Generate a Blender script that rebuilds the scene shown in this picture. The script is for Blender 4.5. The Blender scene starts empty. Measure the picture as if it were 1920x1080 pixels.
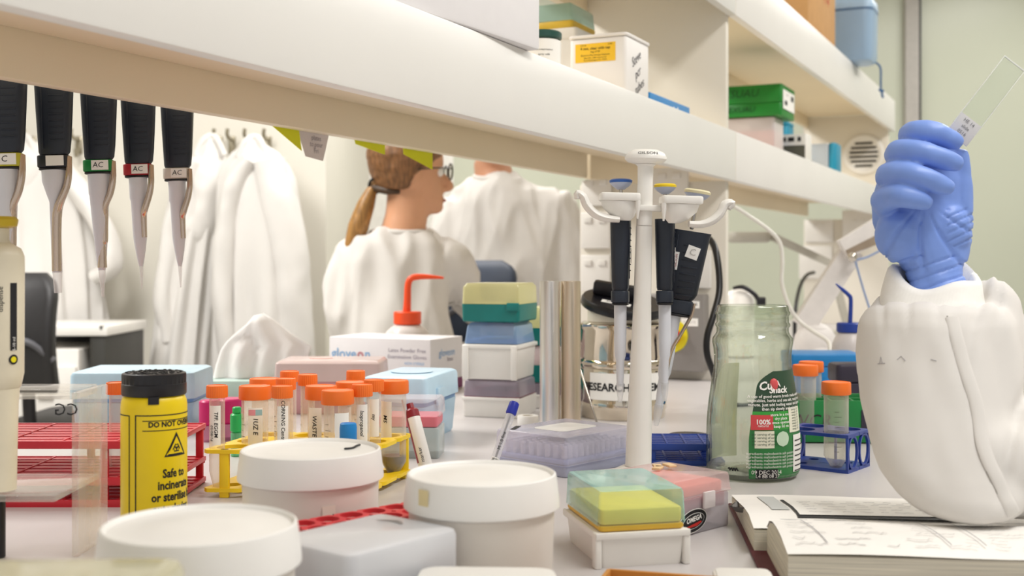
import bpy, bmesh, math, random
from mathutils import Vector, Matrix, noise
random.seed(7)
PI = math.pi
SC = bpy.context.scene
COL = SC.collection

# ------------------------------------------------------------------ camera, world, lights, exposure
EYE = 1.145            # eye height
BENCH = 0.90           # worktop height
F = 2200.0             # focal length in pixels of the 1920 wide frame
HX, HY = 960.0, 490.0  # principal column and the eye line
cam = bpy.data.cameras.new('camera'); camo = bpy.data.objects.new('camera', cam); COL.objects.link(camo)
camo.location = (0, 0, EYE); camo.rotation_euler = (PI/2, 0, 0)
cam.sensor_width = 36; cam.lens = 36*F/1920; cam.shift_y = -50/1920
cam.clip_start = 0.05; cam.clip_end = 60
cam.dof.use_dof = True; cam.dof.focus_distance = 1.22; cam.dof.aperture_fstop = 8.0
SC.camera = camo
SC.view_settings.view_transform = 'Standard'; SC.view_settings.look = 'None'
SC.view_settings.exposure = 0.0; SC.view_settings.gamma = 1.0; SC.view_settings.use_curve_mapping = False
SC.cycles.transparent_max_bounces = 32; SC.cycles.max_bounces = 10; SC.cycles.transmission_bounces = 10
wd = bpy.data.worlds.new('world'); SC.world = wd; wd.use_nodes = True
wd.node_tree.nodes['Background'].inputs[0].default_value = (1.0, 0.99, 0.975, 1)
wd.node_tree.nodes['Background'].inputs[1].default_value = 0.68

def area(name, loc, size, power, color=(1, 0.98, 0.95), rot=(0, 0, 0)):
    l = bpy.data.lights.new(name, 'AREA'); l.shape = 'RECTANGLE'; l.size, l.size_y = size
    l.energy = power; l.color = color
    o = bpy.data.objects.new(name, l); COL.objects.link(o); o.location = loc; o.rotation_euler = rot
    return o
RB = math.radians(-25.5)          # the bench runs away to the right
area('fluorescent_light', (0.95, 0.6, 2.62), (0.35, 1.5), 28, rot=(0, 0, RB))
area('fluorescent_light', (1.9, 2.6, 2.62), (0.35, 1.5), 28, rot=(0, 0, RB))
area('fluorescent_light', (-1.6, 2.2, 2.62), (0.5, 1.6), 70, rot=(0, 0, RB))
area('fluorescent_light', (-0.2, 4.4, 2.62), (0.5, 1.6), 27, rot=(0, 0, RB))
area('fluorescent_light', (2.4, 4.7, 2.62), (0.5, 1.6), 20, rot=(0, 0, RB))

# ------------------------------------------------------------------ placing
def W(px, py, Y):                 # the point Y metres ahead seen at that place of the 1920 x 1080 frame
    return Vector(((px-HX)/F*Y, Y, EYE+(HY-py)/F*Y))
def G(px, py, h=0.0):             # the point h above the worktop seen there
    return W(px, py, (EYE-BENCH-h)*F/(py-HY))
CS, SN = math.cos(-RB), math.sin(-RB)
def BL(a, b, z=0):                # bench coordinates: a across (to the right), b along
    return Vector((a*CS+b*SN, -a*SN+b*CS, z))
def on_line(px, a):               # the place b on the bench-parallel line a seen in column px
    k = (px-HX)/F
    return (-a)*(CS+k*SN)/(SN-k*CS)
def on_cross(px, b):              # the place a on the bench-crossing line b seen in column px
    k = (px-HX)/F
    return b*(k*CS-SN)/(CS+k*SN)

# ------------------------------------------------------------------ materials
def C(h, a=1.0):
    h = h.lstrip('#'); v = [int(h[i:i+2], 16)/255 for i in (0, 2, 4)]
    return tuple(x/12.92 if x <= .04045 else ((x+.055)/1.055)**2.4 for x in v)+(a,)
MATS = {}
def mat(key, col='#ffffff', rough=.5, metal=0., var=.04, scale=40., bump=0., spec=.5, trans=0., sub=0., coat=0., aniso=None):
    if key in MATS: return MATS[key]
    m = bpy.data.materials.new(key); m.use_nodes = True; nt = m.node_tree; N = nt.nodes; L = nt.links
    p = N['Principled BSDF']
    tc = N.new('ShaderNodeTexCoord'); nz = N.new('ShaderNodeTexNoise'); nz.inputs['Scale'].default_value = scale; nz.inputs['Detail'].default_value = 3
    if aniso:
        mp = N.new('ShaderNodeMapping'); mp.inputs['Scale'].default_value = aniso
        L.new(tc.outputs['Object'], mp.inputs[0]); L.new(mp.outputs[0], nz.inputs['Vector'])
    else: L.new(tc.outputs['Object'], nz.inputs['Vector'])
    rp = N.new('ShaderNodeValToRGB'); c = C(col)
    rp.color_ramp.elements[0].position = .3; rp.color_ramp.elements[1].position = .7
    rp.color_ramp.elements[0].color = tuple(max(0, x*(1-var)) for x in c[:3])+(1,)
    rp.color_ramp.elements[1].color = tuple(min(1, x*(1+var)) for x in c[:3])+(1,)
    L.new(nz.outputs['Fac'], rp.inputs[0]); L.new(rp.outputs[0], p.inputs['Base Color'])
    p.inputs['Roughness'].default_value = rough; p.inputs['Metallic'].default_value = metal
    p.inputs['Specular IOR Level'].default_value = spec
    p.inputs['Transmission Weight'].default_value = trans
    p.inputs['Coat Weight'].default_value = coat
    if sub: p.inputs['Subsurface Weight'].default_value = sub; p.inputs['Subsurface Radius'].default_value = (.02, .012, .008); p.inputs['Subsurface Scale'].default_value = .3
    if bump:
        b = N.new('ShaderNodeBump'); b.inputs['Strength'].default_value = bump; b.inputs['Distance'].default_value = .002
        L.new(nz.outputs['Fac'], b.inputs['Height']); L.new(b.outputs[0], p.inputs['Normal'])
    MATS[key] = m; return m
def clear(key, tint='#ffffff', body='#ffffff', milk=.15, rough=.1, rim=.5, spec=.5):
    """see-through plastic: tinted transparency mixed with a milky glossy body, denser at grazing angles"""
    if key in MATS: return MATS[key]
    m = bpy.data.materials.new(key); m.use_nodes = True; nt = m.node_tree; N = nt.nodes; L = nt.links
    p = N['Principled BSDF']; p.inputs['Roughness'].default_value = rough; p.inputs['Specular IOR Level'].default_value = spec
    tc = N.new('ShaderNodeTexCoord'); nz = N.new('ShaderNodeTexNoise'); nz.inputs['Scale'].default_value = 30
    L.new(tc.outputs['Object'], nz.inputs['Vector'])
    rp = N.new('ShaderNodeValToRGB'); c = C(body)
    rp.color_ramp.elements[0].color = tuple(x*.96 for x in c[:3])+(1,); rp.color_ramp.elements[1].color = c
    L.new(nz.outputs['Fac'], rp.inputs[0]); L.new(rp.outputs[0], p.inputs['Base Color'])
    t = N.new('ShaderNodeBsdfTransparent'); t.inputs[0].default_value = C(tint)
    lw = N.new('ShaderNodeLayerWeight'); lw.inputs['Blend'].default_value = .25
    ma = N.new('ShaderNodeMath'); ma.operation = 'MULTIPLY_ADD'; ma.use_clamp = True
    ma.inputs[1].default_value = rim; ma.inputs[2].default_value = milk
    L.new(lw.outputs['Facing'], ma.inputs[0])
    mx = N.new('ShaderNodeMixShader'); L.new(ma.outputs[0], mx.inputs[0]); L.new(t.outputs[0], mx.inputs[1]); L.new(p.outputs[0], mx.inputs[2])
    L.new(mx.outputs[0], N['Material Output'].inputs[0])
    MATS[key] = m; return m

# ------------------------------------------------------------------ mesh collecting
def rrect(w, d, r, n=4):
    r = max(1e-5, min(r, w/2-1e-5, d/2-1e-5)); pts = []
    for cx, cy, a0 in ((w/2-r, d/2-r, 0), (-w/2+r, d/2-r, PI/2), (-w/2+r, -d/2+r, PI), (w/2-r, -d/2+r, 1.5*PI)):
        for i in range(n+1):
            a = a0+PI/2*i/n; pts.append((cx+r*math.cos(a), cy+r*math.sin(a)))
    return pts
TXT = {}
def glyphs(s, shear=0.0, bold=0.0):
    k = (s, shear, bold)
    if k not in TXT:
        cu = bpy.data.curves.new('t', 'FONT'); cu.body = s; cu.align_x = 'CENTER'; cu.align_y = 'CENTER'; cu.size = 1; cu.resolution_u = 2
        cu.shear = shear; cu.offset = bold
        o = bpy.data.objects.new('t', cu); COL.objects.link(o)
        me = bpy.data.meshes.new_from_object(o.evaluated_get(bpy.context.evaluated_depsgraph_get()))
        TXT[k] = ([tuple(v.co) for v in me.vertices], [tuple(p.vertices) for p in me.polygons])
        bpy.data.objects.remove(o); bpy.data.curves.remove(cu); bpy.data.meshes.remove(me)
    return TXT[k]
def face(x=0, y=0, z=0, rz=0., tilt=0.):       # a plane whose x runs right and y up, looking towards -y
    return Matrix.Translation((x, y, z)) @ Matrix.Rotation(rz, 4, 'Z') @ Matrix.Rotation(PI/2-tilt, 4, 'X')
class M:
    def __init__(s): s.v = []; s.f = []; s.m = []; s.mats = []
    def mi(s, m):
        if m not in s.mats: s.mats.append(m)
        return s.mats.index(m)
    def add(s, vs, fs, m, T=None):
        b = len(s.v); k = s.mi(m)
        s.v += [tuple(T @ Vector(v)) for v in vs] if T is not None else [tuple(v) for v in vs]
        s.f += [tuple(i+b for i in f) for f in fs]; s.m += [k]*len(fs); return s
    def box(s, c, d, m, bev=0., T=None, seg=2):
        bm = bmesh.new(); bmesh.ops.create_cube(bm, size=1)
        bmesh.ops.scale(bm, vec=d, verts=bm.verts); bmesh.ops.translate(bm, vec=c, verts=bm.verts)
        if bev: bmesh.ops.bevel(bm, geom=bm.edges[:], offset=min(bev, min(d)*.49), segments=seg, affect='EDGES', profile=.5)
        bm.verts.index_update()
        s.add([v.co for v in bm.verts], [[v.index for v in f.verts] for f in bm.faces], m, T); bm.free(); return s
    def loft(s, rings, m, cap=(1, 1), T=None, closed=True):
        n = len(rings[0]); vs = [p for r in rings for p in r]; fs = []
        for i in range(len(rings)-1):
            for j in range(n if closed else n-1):
                k = (j+1) % n; fs.append((i*n+j, i*n+k, (i+1)*n+k, (i+1)*n+j))
        if cap[0]: fs.append(tuple(range(n-1, -1, -1)))
        if cap[1]: fs.append(tuple(range((len(rings)-1)*n, len(rings)*n)))
        return s.add(vs, fs, m, T)
    def rbox(s, w, d, r, lev, m, cap=(1, 1), T=None, n=4):     # lev: [(z, inset)]
        return s.loft([[(x, y, z) for x, y in rrect(w-2*i, d-2*i, max(r-i*.6, .0005), n)] for z, i in lev], m, cap, T)
    def rblock(s, w, d, r, z0, z1, m, e=.002, T=None, top=0., n=4):   # rounded block, edges eased by e, widening by top
        return s.rbox(w, d, r, [(z0, e), (z0+e*.3, e*.3), (z0+e, 0), (z1-e, -top), (z1-e*.3, e*.3-top), (z1, e-top)], m, T=T, n=n)
    def lathe(s, prof, m, seg=32, T=None, cap=(1, 1)):
        return s.loft([[(r*math.cos(2*PI*j/seg), r*math.sin(2*PI*j/seg), z) for j in range(seg)] for r, z in prof], m, cap, T)
    def cyl(s, r, z0, z1, m, e=.001, seg=28, T=None):
        e = min(e, r*.4, abs(z1-z0)*.4)
        return s.lathe([(r-e, z0), (r, z0+e), (r, z1-e), (r-e, z1)], m, seg, T)
    def tube(s, path, rad, m, seg=10, T=None, cap=(1, 1), smooth=0, flat=1.0):
        P = [Vector(p) for p in path]; R = list(rad) if isinstance(rad, (list, tuple)) else [rad]*len(P)
        if smooth:
            Q = []; S = []
            for i in range(len(P)-1):
                p0, p1, p2, p3 = P[max(i-1, 0)], P[i], P[i+1], P[min(i+2, len(P)-1)]
                for k in range(smooth):
                    t = k/smooth
                    Q.append(.5*((2*p1)+(p2-p0)*t+(2*p0-5*p1+4*p2-p3)*t*t+(3*p1-p0-3*p2+p3)*t**3)); S.append(R[i]*(1-t)+R[i+1]*t)
            Q.append(P[-1]); S.append(R[-1]); P, R = Q, S
        rings = []; nrm = None
        for i, p in enumerate(P):
            t = (P[min(i+1, len(P)-1)]-P[max(i-1, 0)]).normalized()
            if nrm is None: nrm = t.orthogonal().normalized() if abs(t.z) > .9 else t.cross(Vector((0, 0, 1))).normalized()
            nrm = (nrm-t*nrm.dot(t)).normalized(); b = t.cross(nrm)
            rings.append([p+(nrm*math.cos(2*PI*j/seg)+b*flat*math.sin(2*PI*j/seg))*R[i] for j in range(seg)])
        return s.loft(rings, m, cap, T)
    def ball(s, c, r, m, seg=16, T=None):
        rx, ry, rz = r if isinstance(r, (tuple, list)) else (r, r, r)
        rings = [[(c[0]+rx*math.sin(t)*math.cos(2*PI*j/seg), c[1]+ry*math.sin(t)*math.sin(2*PI*j/seg), c[2]-rz*math.cos(t)) for j in range(seg)]
                 for t in [PI*(i+.02 if i == 0 else (i-.02 if i == seg//2 else i))/(seg//2) for i in range(seg//2+1)]]
        return s.loft(rings, m, (1, 1), T)
    def prism(s, poly, z0, z1, m, T=None):
        return s.loft([[(x, y, z0) for x, y in poly], [(x, y, z1) for x, y in poly]], m, (1, 1), T)
    def quad(s, w, h, m, T, lift=0.):
        return s.add([(-w/2, -h/2, lift), (w/2, -h/2, lift), (w/2, h/2, lift), (-w/2, h/2, lift)], [(0, 1, 2, 3)], m, T)
    def plate(s, w, h, t, m, T, x=0, y=0):     # a thin slab on a face plane, t thick
        return s.box((x, y, t/2), (w, h, t), m, T=T)
    def text(s, t, size, m, T, x=0, y=0, shear=0., lift=.0003, bold=0., sx=1., rot=0.):
        v, f = glyphs(t, shear, bold); c, q = math.cos(rot), math.sin(rot)
        return s.add([(x+(a*sx*c-b*q)*size, y+(a*sx*q+b*c)*size, lift) for a, b, _ in v], f, m, T)
    def wrap_text(s, t, size, m, R, ang, z, sx=1., bold=0., shear=0., rot=0.):   # round a standing cylinder; ang 0 looks to -y
        v, f = glyphs(t, shear, bold); c, q = math.cos(rot), math.sin(rot); out = []
        for a, b, _ in v:
            x, y = (a*sx*c-b*q)*size, (a*sx*q+b*c)*size; g = ang+x/R
            out.append((R*math.sin(g), -R*math.cos(g), z+y))
        return s.add(out, f, m)
    def wrap_rect(s, R, a0, a1, z0, z1, m, n=None):
        n = n or max(2, int(abs(a1-a0)/.15)); vs = []
        for i in range(n+1):
            g = a0+(a1-a0)*i/n
            vs += [(R*math.sin(g), -R*math.cos(g), z0), (R*math.sin(g), -R*math.cos(g), z1)]
        return s.add(vs, [(2*i, 2*i+2, 2*i+3, 2*i+1) for i in range(n)], m)
    def holed(s, nx, ny, cw, cd, r, z0, z1, m, T=None, seg=24):      # a plate pierced by nx x ny round holes, centred
        for ix in range(nx):
            for iy in range(ny):
                cx, cy = (ix-(nx-1)/2)*cw, (iy-(ny-1)/2)*cd; o, c = [], []
                for j in range(seg):
                    a = 2*PI*(j+.5)/seg; dx, dy = math.cos(a), math.sin(a)
                    k = min(cw/2/max(abs(dx), 1e-6), cd/2/max(abs(dy), 1e-6))
                    o.append((cx+dx*k, cy+dy*k)); c.append((cx+dx*r, cy+dy*r))
                R = lambda P, z: [(x, y, z) for x, y in P]
                s.loft([R(o, z1), R(c, z1), R(c, z0), R(o, z0)], m, (0, 0), T)
                if ix in (0, nx-1) or iy in (0, ny-1): s.loft([R(o, z0), R(o, z1)], m, (0, 0), T)
        return s
    def obj(s, name, parent=None, sharp=40, loc=None, rz=0.):
        me = bpy.data.meshes.new(name); me.from_pydata(s.v, [], s.f)
        for m in s.mats: me.materials.append(m)
        me.polygons.foreach_set('material_index', s.m)
        me.validate(); me.update()
        bm = bmesh.new(); bm.from_mesh(me); bmesh.ops.recalc_face_normals(bm, faces=bm.faces); bm.to_mesh(me); bm.free()
        me.shade_smooth(); me.set_sharp_from_angle(angle=math.radians(sharp))
        o = bpy.data.objects.new(name, me); COL.objects.link(o)
        if parent: o.parent = parent
        if loc is not None: o.location = loc
        o.rotation_euler.z = rz; return o
def tag(o, label, cat, group=None):
    o['label'] = label; o['category'] = cat
    if group: o['group'] = group
    return o
def thing(name, label, cat, loc, rz=0., group=None):
    o = bpy.data.objects.new(name, None); o.empty_display_size = .05; COL.objects.link(o)
    o.location = loc; o.rotation_euler.z = rz; return tag(o, label, cat, group)
def structure(m, name, **k):
    o = m.obj(name, **k); o['kind'] = 'structure'; return o
def remeshed(m, voxel, smooth=6, fold=None):
    """one continuous skin round everything collected in m; fold(co, normal) moves each vertex along its normal"""
    me = bpy.data.meshes.new('t'); me.from_pydata(m.v, [], m.f); me.validate()
    bm = bmesh.new(); bm.from_mesh(me); bmesh.ops.recalc_face_normals(bm, faces=bm.faces); bm.to_mesh(me); bm.free()
    o = bpy.data.objects.new('t', me); COL.objects.link(o)
    r = o.modifiers.new('r', 'REMESH'); r.mode = 'VOXEL'; r.voxel_size = voxel
    q = o.modifiers.new('q', 'SMOOTH'); q.iterations = smooth; q.factor = .5
    res = bpy.data.meshes.new_from_object(o.evaluated_get(bpy.context.evaluated_depsgraph_get()))
    bpy.data.objects.remove(o); bpy.data.meshes.remove(me)
    n = M(); nv = [v.normal.copy() for v in res.vertices]; cv = [v.co.copy() for v in res.vertices]
    if fold: cv = [c+k*fold(c, k) for c, k in zip(cv, nv)]
    n.add(cv, [tuple(p.vertices) for p in res.polygons], m.mats[0]); bpy.data.meshes.remove(res)
    return n
def copy_tree(o, parent=None):
    kids = [c for c in o.children]; n = o.copy(); COL.objects.link(n); n.parent = parent
    for c in kids: copy_tree(c, n)
    return n

# ------------------------------------------------------------------ shared materials
WHITE = mat('white_laminate', '#f1efea', .35, var=.012, scale=6)
CREAM = mat('cream_laminate', '#ebe5d8', .45, var=.015, scale=5)
SHADED_CREAM = mat('cream_laminate_shaded', '#eddfc4', .5, var=.015, scale=5)  # cream laminate again, shade of undersides and rails put into its colour
WALLC = mat('cream_wall_paint', '#ebe7dc', .7, var=.015, scale=4)
GREENW = mat('pale_green_wall', '#d2d6c4', .3, var=.02, scale=1.2)
GREY = mat('grey_trim', '#bdb8b2', .45)
FLOORM = mat('grey_vinyl_floor', '#b9b5ae', .4, var=.06, scale=60)
TOP = mat('pale_grey_worktop', '#c8c3c2', .34, var=.015, scale=9)
WP = mat('white_plastic', '#f3f0ea', .35, var=.012)
WPM = mat('matt_white_plastic', '#efece6', .5, var=.015)
BLK = mat('black_plastic', '#15141a', .35, var=.1)
NAVY = mat('navy_plastic', '#1d2431', .42, var=.08)
INK = mat('black_ink', '#16161a', .6)
STEEL = mat('steel', '#b9b4ac', .22, 1.0, var=.03, aniso=(1, 1, 40))
CHROME = mat('chrome', '#d8d2c8', .08, 1.0, var=.02)
ORANGE = mat('orange_cap_plastic', '#ff7a28', .4, var=.03)
YEL = mat('yellow_rack_plastic', '#f7d21a', .4, var=.03)
RED = mat('red_rack_plastic', '#c41f2f', .4, var=.06)
BLUE = mat('blue_rack_plastic', '#21439c', .4, var=.06)
PAPER = mat('paper', '#f6f3ee', .8, var=.012)
LABEL = mat('white_label', '#faf8f3', .6, var=.01)
TEAL = mat('teal_plastic', '#0f7b76', .4, var=.04)
TUBEC = clear('clear_tube_plastic', '#fdfbf6', '#f6efe4', .22, .12, .45)
LIDC = clear('clear_lid_plastic', '#fbfafc', '#f1eef2', .2, .12, .5)

# ------------------------------------------------------------------ the room
R_ = lambda x0, x1, y0, y1, z0, z1, m: M().box(((x0+x1)/2, (y0+y1)/2, (z0+z1)/2), (x1-x0, y1-y0, z1-z0), m)
structure(R_(-4.2, 4.4, -2.6, 6.2, -.1, 0, FLOORM), 'floor')
structure(R_(-4.2, 4.4, -2.6, 6.2, 2.75, 2.85, mat('ceiling_white', '#f4f2ec', .8)), 'ceiling')
structure(R_(-4.2, -.73, 4.6, 4.72, 0, 2.75, WALLC), 'wall_back_left')
structure(R_(-.83, -.73, 4.72, 6.0, 0, 2.75, WALLC), 'wall_back_return')
structure(R_(-.83, -.30, 6.0, 6.1, 0, 2.75, mat('white_door_paint', '#f6f4ef', .5)), 'wall_back_middle')
structure(R_(-.30, 4.4, 6.0, 6.1, 0, 2.75, GREENW), 'wall_back_right')
structure(R_(-4.3, -4.2, -2.6, 6.2, 0, 2.75, WALLC), 'wall_left')
structure(R_(4.4, 4.5, -2.6, 6.2, 0, 2.75, WALLC), 'wall_right')
x0 = W(1697, 0, 5.97).x; x1 = W(1722, 0, 5.97).x; x2 = W(1728, 0, 5.97).x
structure(R_(x0, x1, 5.96, 6.0, 0, 2.75, GREY), 'trim_1')
structure(R_(x1, x2, 5.975, 6.0, 0, 2.75, mat('dark_seal', '#2f302c', .5)), 'trim_2')

# ------------------------------------------------------------------ island bench and its shelf unit
b_ = thing('laboratory_bench', 'long white island bench with a pale grey worktop', 'bench', BL(-.66, 2.55, 0), RB)
M().prism([(-.70, -2.35), (.78, -2.35), (.78, -.95), (.52, -.55), (.52, 2.35), (-.70, 2.35)], BENCH-.03, BENCH, TOP).obj('worktop', b_)
for sx in (-1, 1):
    M().box((sx*.34-.10, 0, .44), (.42, 4.6, .86), WHITE, .003).obj('cabinet', b_)
SH0 = (-.79, 2.5)
sh = thing('shelf_unit', 'white two tier shelf unit with deep lips standing along the bench', 'shelf', BL(SH0[0], SH0[1], BENCH), RB)
def sb(m, a0, a1, b0, b1, z0, z1, mt, bev=.0015):
    return m.box(((a0+a1)/2-SH0[0], (b0+b1)/2-SH0[1], (z0+z1)/2+EYE-BENCH), (a1-a0, b1-b0, z1-z0), mt, bev)
A1, A2, P1, P2 = -.62, -.961, 2.356, 4.71
for (u0, u1, top, r0, b0) in ((.2305, .255, .266, .180, .18), (.570, .598, .624, .5315, .18)):
    lip0 = .165 if u0 < .5 else .504
    sb(M(), A2+.018, A1-.018, b0, P2, u0, u1, SHADED_CREAM).obj('shelf_board', sh)
    for q0, q1 in ((b0, P1+.006), (P1+.012, P2+.05)):
        sb(M(), A1-.018, A1, q0, q1, lip0, top, WHITE, .002).obj('front_lip', sh)
    sb(M(), A1-.019, A1-.001, P1+.006, P1+.012, lip0+.001, top-.001, CREAM, 0).obj('joint_strip', sh)
    for q0, q1 in ((b0, P1), (P1+.02, P2)):
        sb(M(), A2, A2+.018, q0, q1, r0, u1, SHADED_CREAM).obj('back_rail', sh)
for b0, b1 in ((P1, P1+.02), (P2, P2+.02)):
    sb(M(), A2, A1-.0185, b0, b1, BENCH-EYE+.0, .165, CREAM).obj('upright_panel', sh)
    sb(M(), A2, A1-.0185, b0, b1, .256, .5695, CREAM).obj('upright_panel', sh)
    sb(M(), A2-.003, A2, b0-.002, b1, .256, .56, WHITE, 0).obj('edge_strip', sh)

# power outlets on the upright panels
def outlet(px, py, b, label, kind, group='power outlets on the shelf panels', w=.068, h=.078):
    a = on_cross(px, b); p = BL(a, b); z = EYE+(HY-py)/F*p.y
    o = thing('power_outlet', label, 'outlet', (p.x, p.y, z), RB, group)
    T = face(0, 0, 0)
    m = M(); m.box((0, -.0058, 0), (w, .01, h), WP, .003); m.obj('faceplate', o)
    dk = mat('slot_dark', '#5d564d', .6)
    if kind != 'blank':
        for dx in (-.016, .016):
            q = M(); q.box((dx, -.012, .022), (.018, .005, .012), WPM, .001); q.obj('switch', o)
            q = M()
            for (sx, sy, r) in ((-.005, -.008, .5), (.005, -.008, -.5), (0, -.022, 0)):
                q.plate(.0024, .009, .0006, dk if kind == 'open' else GREY, face(dx+sx, -.0101, sy) @ Matrix.Rotation(r, 4, 'Z'))
            q.obj('socket', o)
    return o
outlet(1121, 362, P1, 'upper cream outlet plate on the panel left of the pipette stand', 'grey', h=.055)
outlet(1119, 432, P1, 'middle cream double outlet on the panel left of the pipette stand', 'grey')
outlet(1119, 512, P1, 'lowest cream double outlet just above the black screw lid', 'open')
outlet(1258, 350, P1, 'cream outlet plate behind the yellow pipette button', 'grey', w=.08)
outlet(1300, 505, P1, 'cream outlet plate behind the tilted pipette', 'blank', w=.08)
outlet(1536, 433, P2, 'upper cream outlet on the far panel under the shelf', 'grey', 'outlets on the far panel', .11, .09)
outlet(1530, 492, P2, 'lower cream outlet on the far panel with a black lead', 'grey', 'outlets on the far panel', .13, .13)
outlet(1612, 425, P2, 'cream outlet on the far panel beside the gloved hand', 'grey', 'outlets on the far panel', .13, .13)

# round vent
a = on_cross(1620, P2); p = BL(a, P2)
v = thing('round_vent', 'round white vent with dark horizontal slots in the far panel', 'vent', (p.x, p.y, EYE+.415), RB)
T = face(0, -.0006, 0); m = M()
m.lathe([(.078, .002), (.078, .008), (.072, .012), (.062, .011), (.058, .006), (.0, .006)], WP, 40, T, (1, 0)); m.obj('vent_rim', v)
m = M(); dk = mat('vent_dark', '#3a372f', .8)
for i in range(6):
    y = (i-2.5)*.0175; w = 2*math.sqrt(max(0, .056**2-y*y))-.004
    m.plate(w, .0085, .002, dk, T @ Matrix.Translation((0, 0, .0065)), 0, y)
m.obj('vent_slots', v)

# ------------------------------------------------------------------ things on the shelves
SZ = EYE+.2556
c = BL(-.606, on_line(1013, -.606))
wb = thing('white_carton', 'large plain white carton overhanging the lip of the lower shelf', 'box', (c.x, c.y, EYE+.2665), RB-math.radians(4))
m = M(); m.box((-.15, -.21, .1), (.30, .42, .20), mat('carton_white', '#f2eff0', .6, var=.01), .004); m.obj('carton_body', wb)
m = M(); m.box((-.15, -.21, .2008), (.29, .05, .001), mat('parcel_tape', '#d9cfb4', .3)); m.obj('tape', wb)

pb = BL(-.69, on_line(1015, -.69))
o = thing('reagent_bottle', 'white labelled bottle with a dark green band behind the white carton', 'bottle', (pb.x, pb.y, SZ), RB)
m = M(); m.cyl(.029, 0, .062, mat('bottle_white', '#ece8df', .4), .003); m.obj('bottle_body', o)
m = M(); m.cyl(.0295, .0625, .074, mat('dark_green_plastic', '#1d4b42', .4), .002); m.obj('cap', o)
m = M(); m.wrap_rect(.0293, -1.5, 1.6, .006, .060, LABEL)
m.wrap_text('RNase2', .015, INK, .0296, .25, .020); m.wrap_text('decontamination', .004, INK, .0296, .55, .045); m.wrap_text('spray refill', .004, INK, .0296, .55, .038); m.obj('label', o)

def crate(px0, px1, a, d, py_top, name, label, cat, m_, e=.003, base=SZ, parts=None, dz=0.):
    """a bench-aligned box whose front face spans px0..px1 with its right face on line a"""
    b = on_line(px1, a); a0 = on_cross(px0, b); p = BL((a+a0)/2, b+d/2); pc = BL(a, b)
    h = EYE+(HY-py_top)/F*pc.y-base
    o = thing(name, label, cat, (p.x, p.y, base), RB)
    w = a-a0; m = M(); m.rblock(w, d, .006, 0, h, m_, e); m.obj('box_body', o)
    return o, w, h
o, w, h = crate(1068, 1174, -.655, .115, 66, 'sample_box', 'white plastic box with a yellow label on the lower shelf', 'box', mat('sample_box_white', '#f0ece8', .5, var=.01))
m = M(); T = face(-.004, -.115/2-.0004, h-.024); m.quad(.071, .031, mat('yellow_label', '#f7c62c', .6), T)
m.text('2.0 ml', .004, INK, T, -.021, .0125); m.text('5-50', .004, INK, T, .026, .0125)
m.text('4 mm, clear with cap', .0062, INK, T, 0, .007, bold=.01); m.text('bag of 50', .0045, INK, T, 0, .0015)
m.text('Electron Microscopy Sciences', .0042, INK, T, 0, -.004); m.text('Box 550, 1560 Industry Rd', .0036, INK, T, 0, -.0085); m.text('Fort Washington PA 19034', .0036, INK, T, 0, -.0125)
m.obj('yellow_label', o)
T = face(w/2+.0004, 0, h*.5, PI/2); m = M()
for i, t in enumerate(('Steve', 'pcr', 'tubes')): m.text(t, .022, mat('grey_ink', '#4c4a50', .7), T, -.01+.008*i, .025-.022*i, shear=.3, rot=.5)
m.obj('handwriting', o)
m = M(); m.rblock(w+.004, .119, .007, h+.0003, h+.006, mat('sample_box_white'), .002); m.obj('lid', o)

pb = BL(-.85, on_line(1056, -.85)); q = .105
o = thing('white_box', 'plain white box under the yellow and teal tip box on the lower shelf', 'box', (pb.x, pb.y, SZ), RB)
zt = EYE+(HY-66)/F*pb.y; m = M(); m.rblock(.10, .12, .006, 0, zt-SZ, WPM); m.obj('box_body', o)
m = M(); m.rblock(.104, .124, .006, zt-SZ-.02, zt-SZ+.0005, WPM); m.obj('lid', o)
o = thing('tip_box', 'yellow tip box with a pale teal lid up on the lower shelf', 'tip box', (pb.x, pb.y, zt+.001), RB)
m = M(); m.rblock(.085, .115, .006, 0, .014, mat('mustard_plastic', '#d9b63c', .4)); m.obj('base', o)
m = M(); m.rbox(.084, .114, .006, [(.0145, 0), (.042, .003), (.046, .006)], clear('teal_lid_far', '#d2e6df', '#bcd8d0', .45, .2), (0, 1)); m.obj('lid', o)

b0 = on_line(1219, -.668); b1 = on_line(1293, -.668); p = BL(-.715, (b0+b1)/2)
o = thing('glove_carton', 'flat blue printed carton beside the white box on the lower shelf', 'carton', (p.x, p.y, SZ), RB)
m = M(); m.box((0, 0, .021), (.094, b1-b0, .042), mat('bright_blue_card', '#2f86c6', .5), .001); m.obj('carton_body', o)
m = M(); m.plate(.05, .028, .0008, BLK, face(-.01, -(b1-b0)/2, .02)); T = face(.0472, .03, .02, PI/2)
m.prism([(-.04, -.014), (-.03, .006), (-.012, .012), (-.002, .004), (.012, .014), (.018, -.004), (.01, -.015), (0, -.008), (-.012, -.016)], 0, .0006, LABEL, T); m.obj('print', o)
pb = BL(-.80, on_line(1232, -.80)); o = thing('dropper_bottle', 'small white dropper bottle behind the blue carton', 'bottle', (pb.x, pb.y, SZ), RB)
m = M(); m.lathe([(.016, 0), (.018, .002), (.018, .04), (.012, .05), (.008, .053)], WPM); m.obj('bottle_body', o)
m = M(); m.lathe([(.009, .0535), (.009, .064), (.004, .072), (.0025, .085)], WP); m.obj('nozzle', o)

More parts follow.
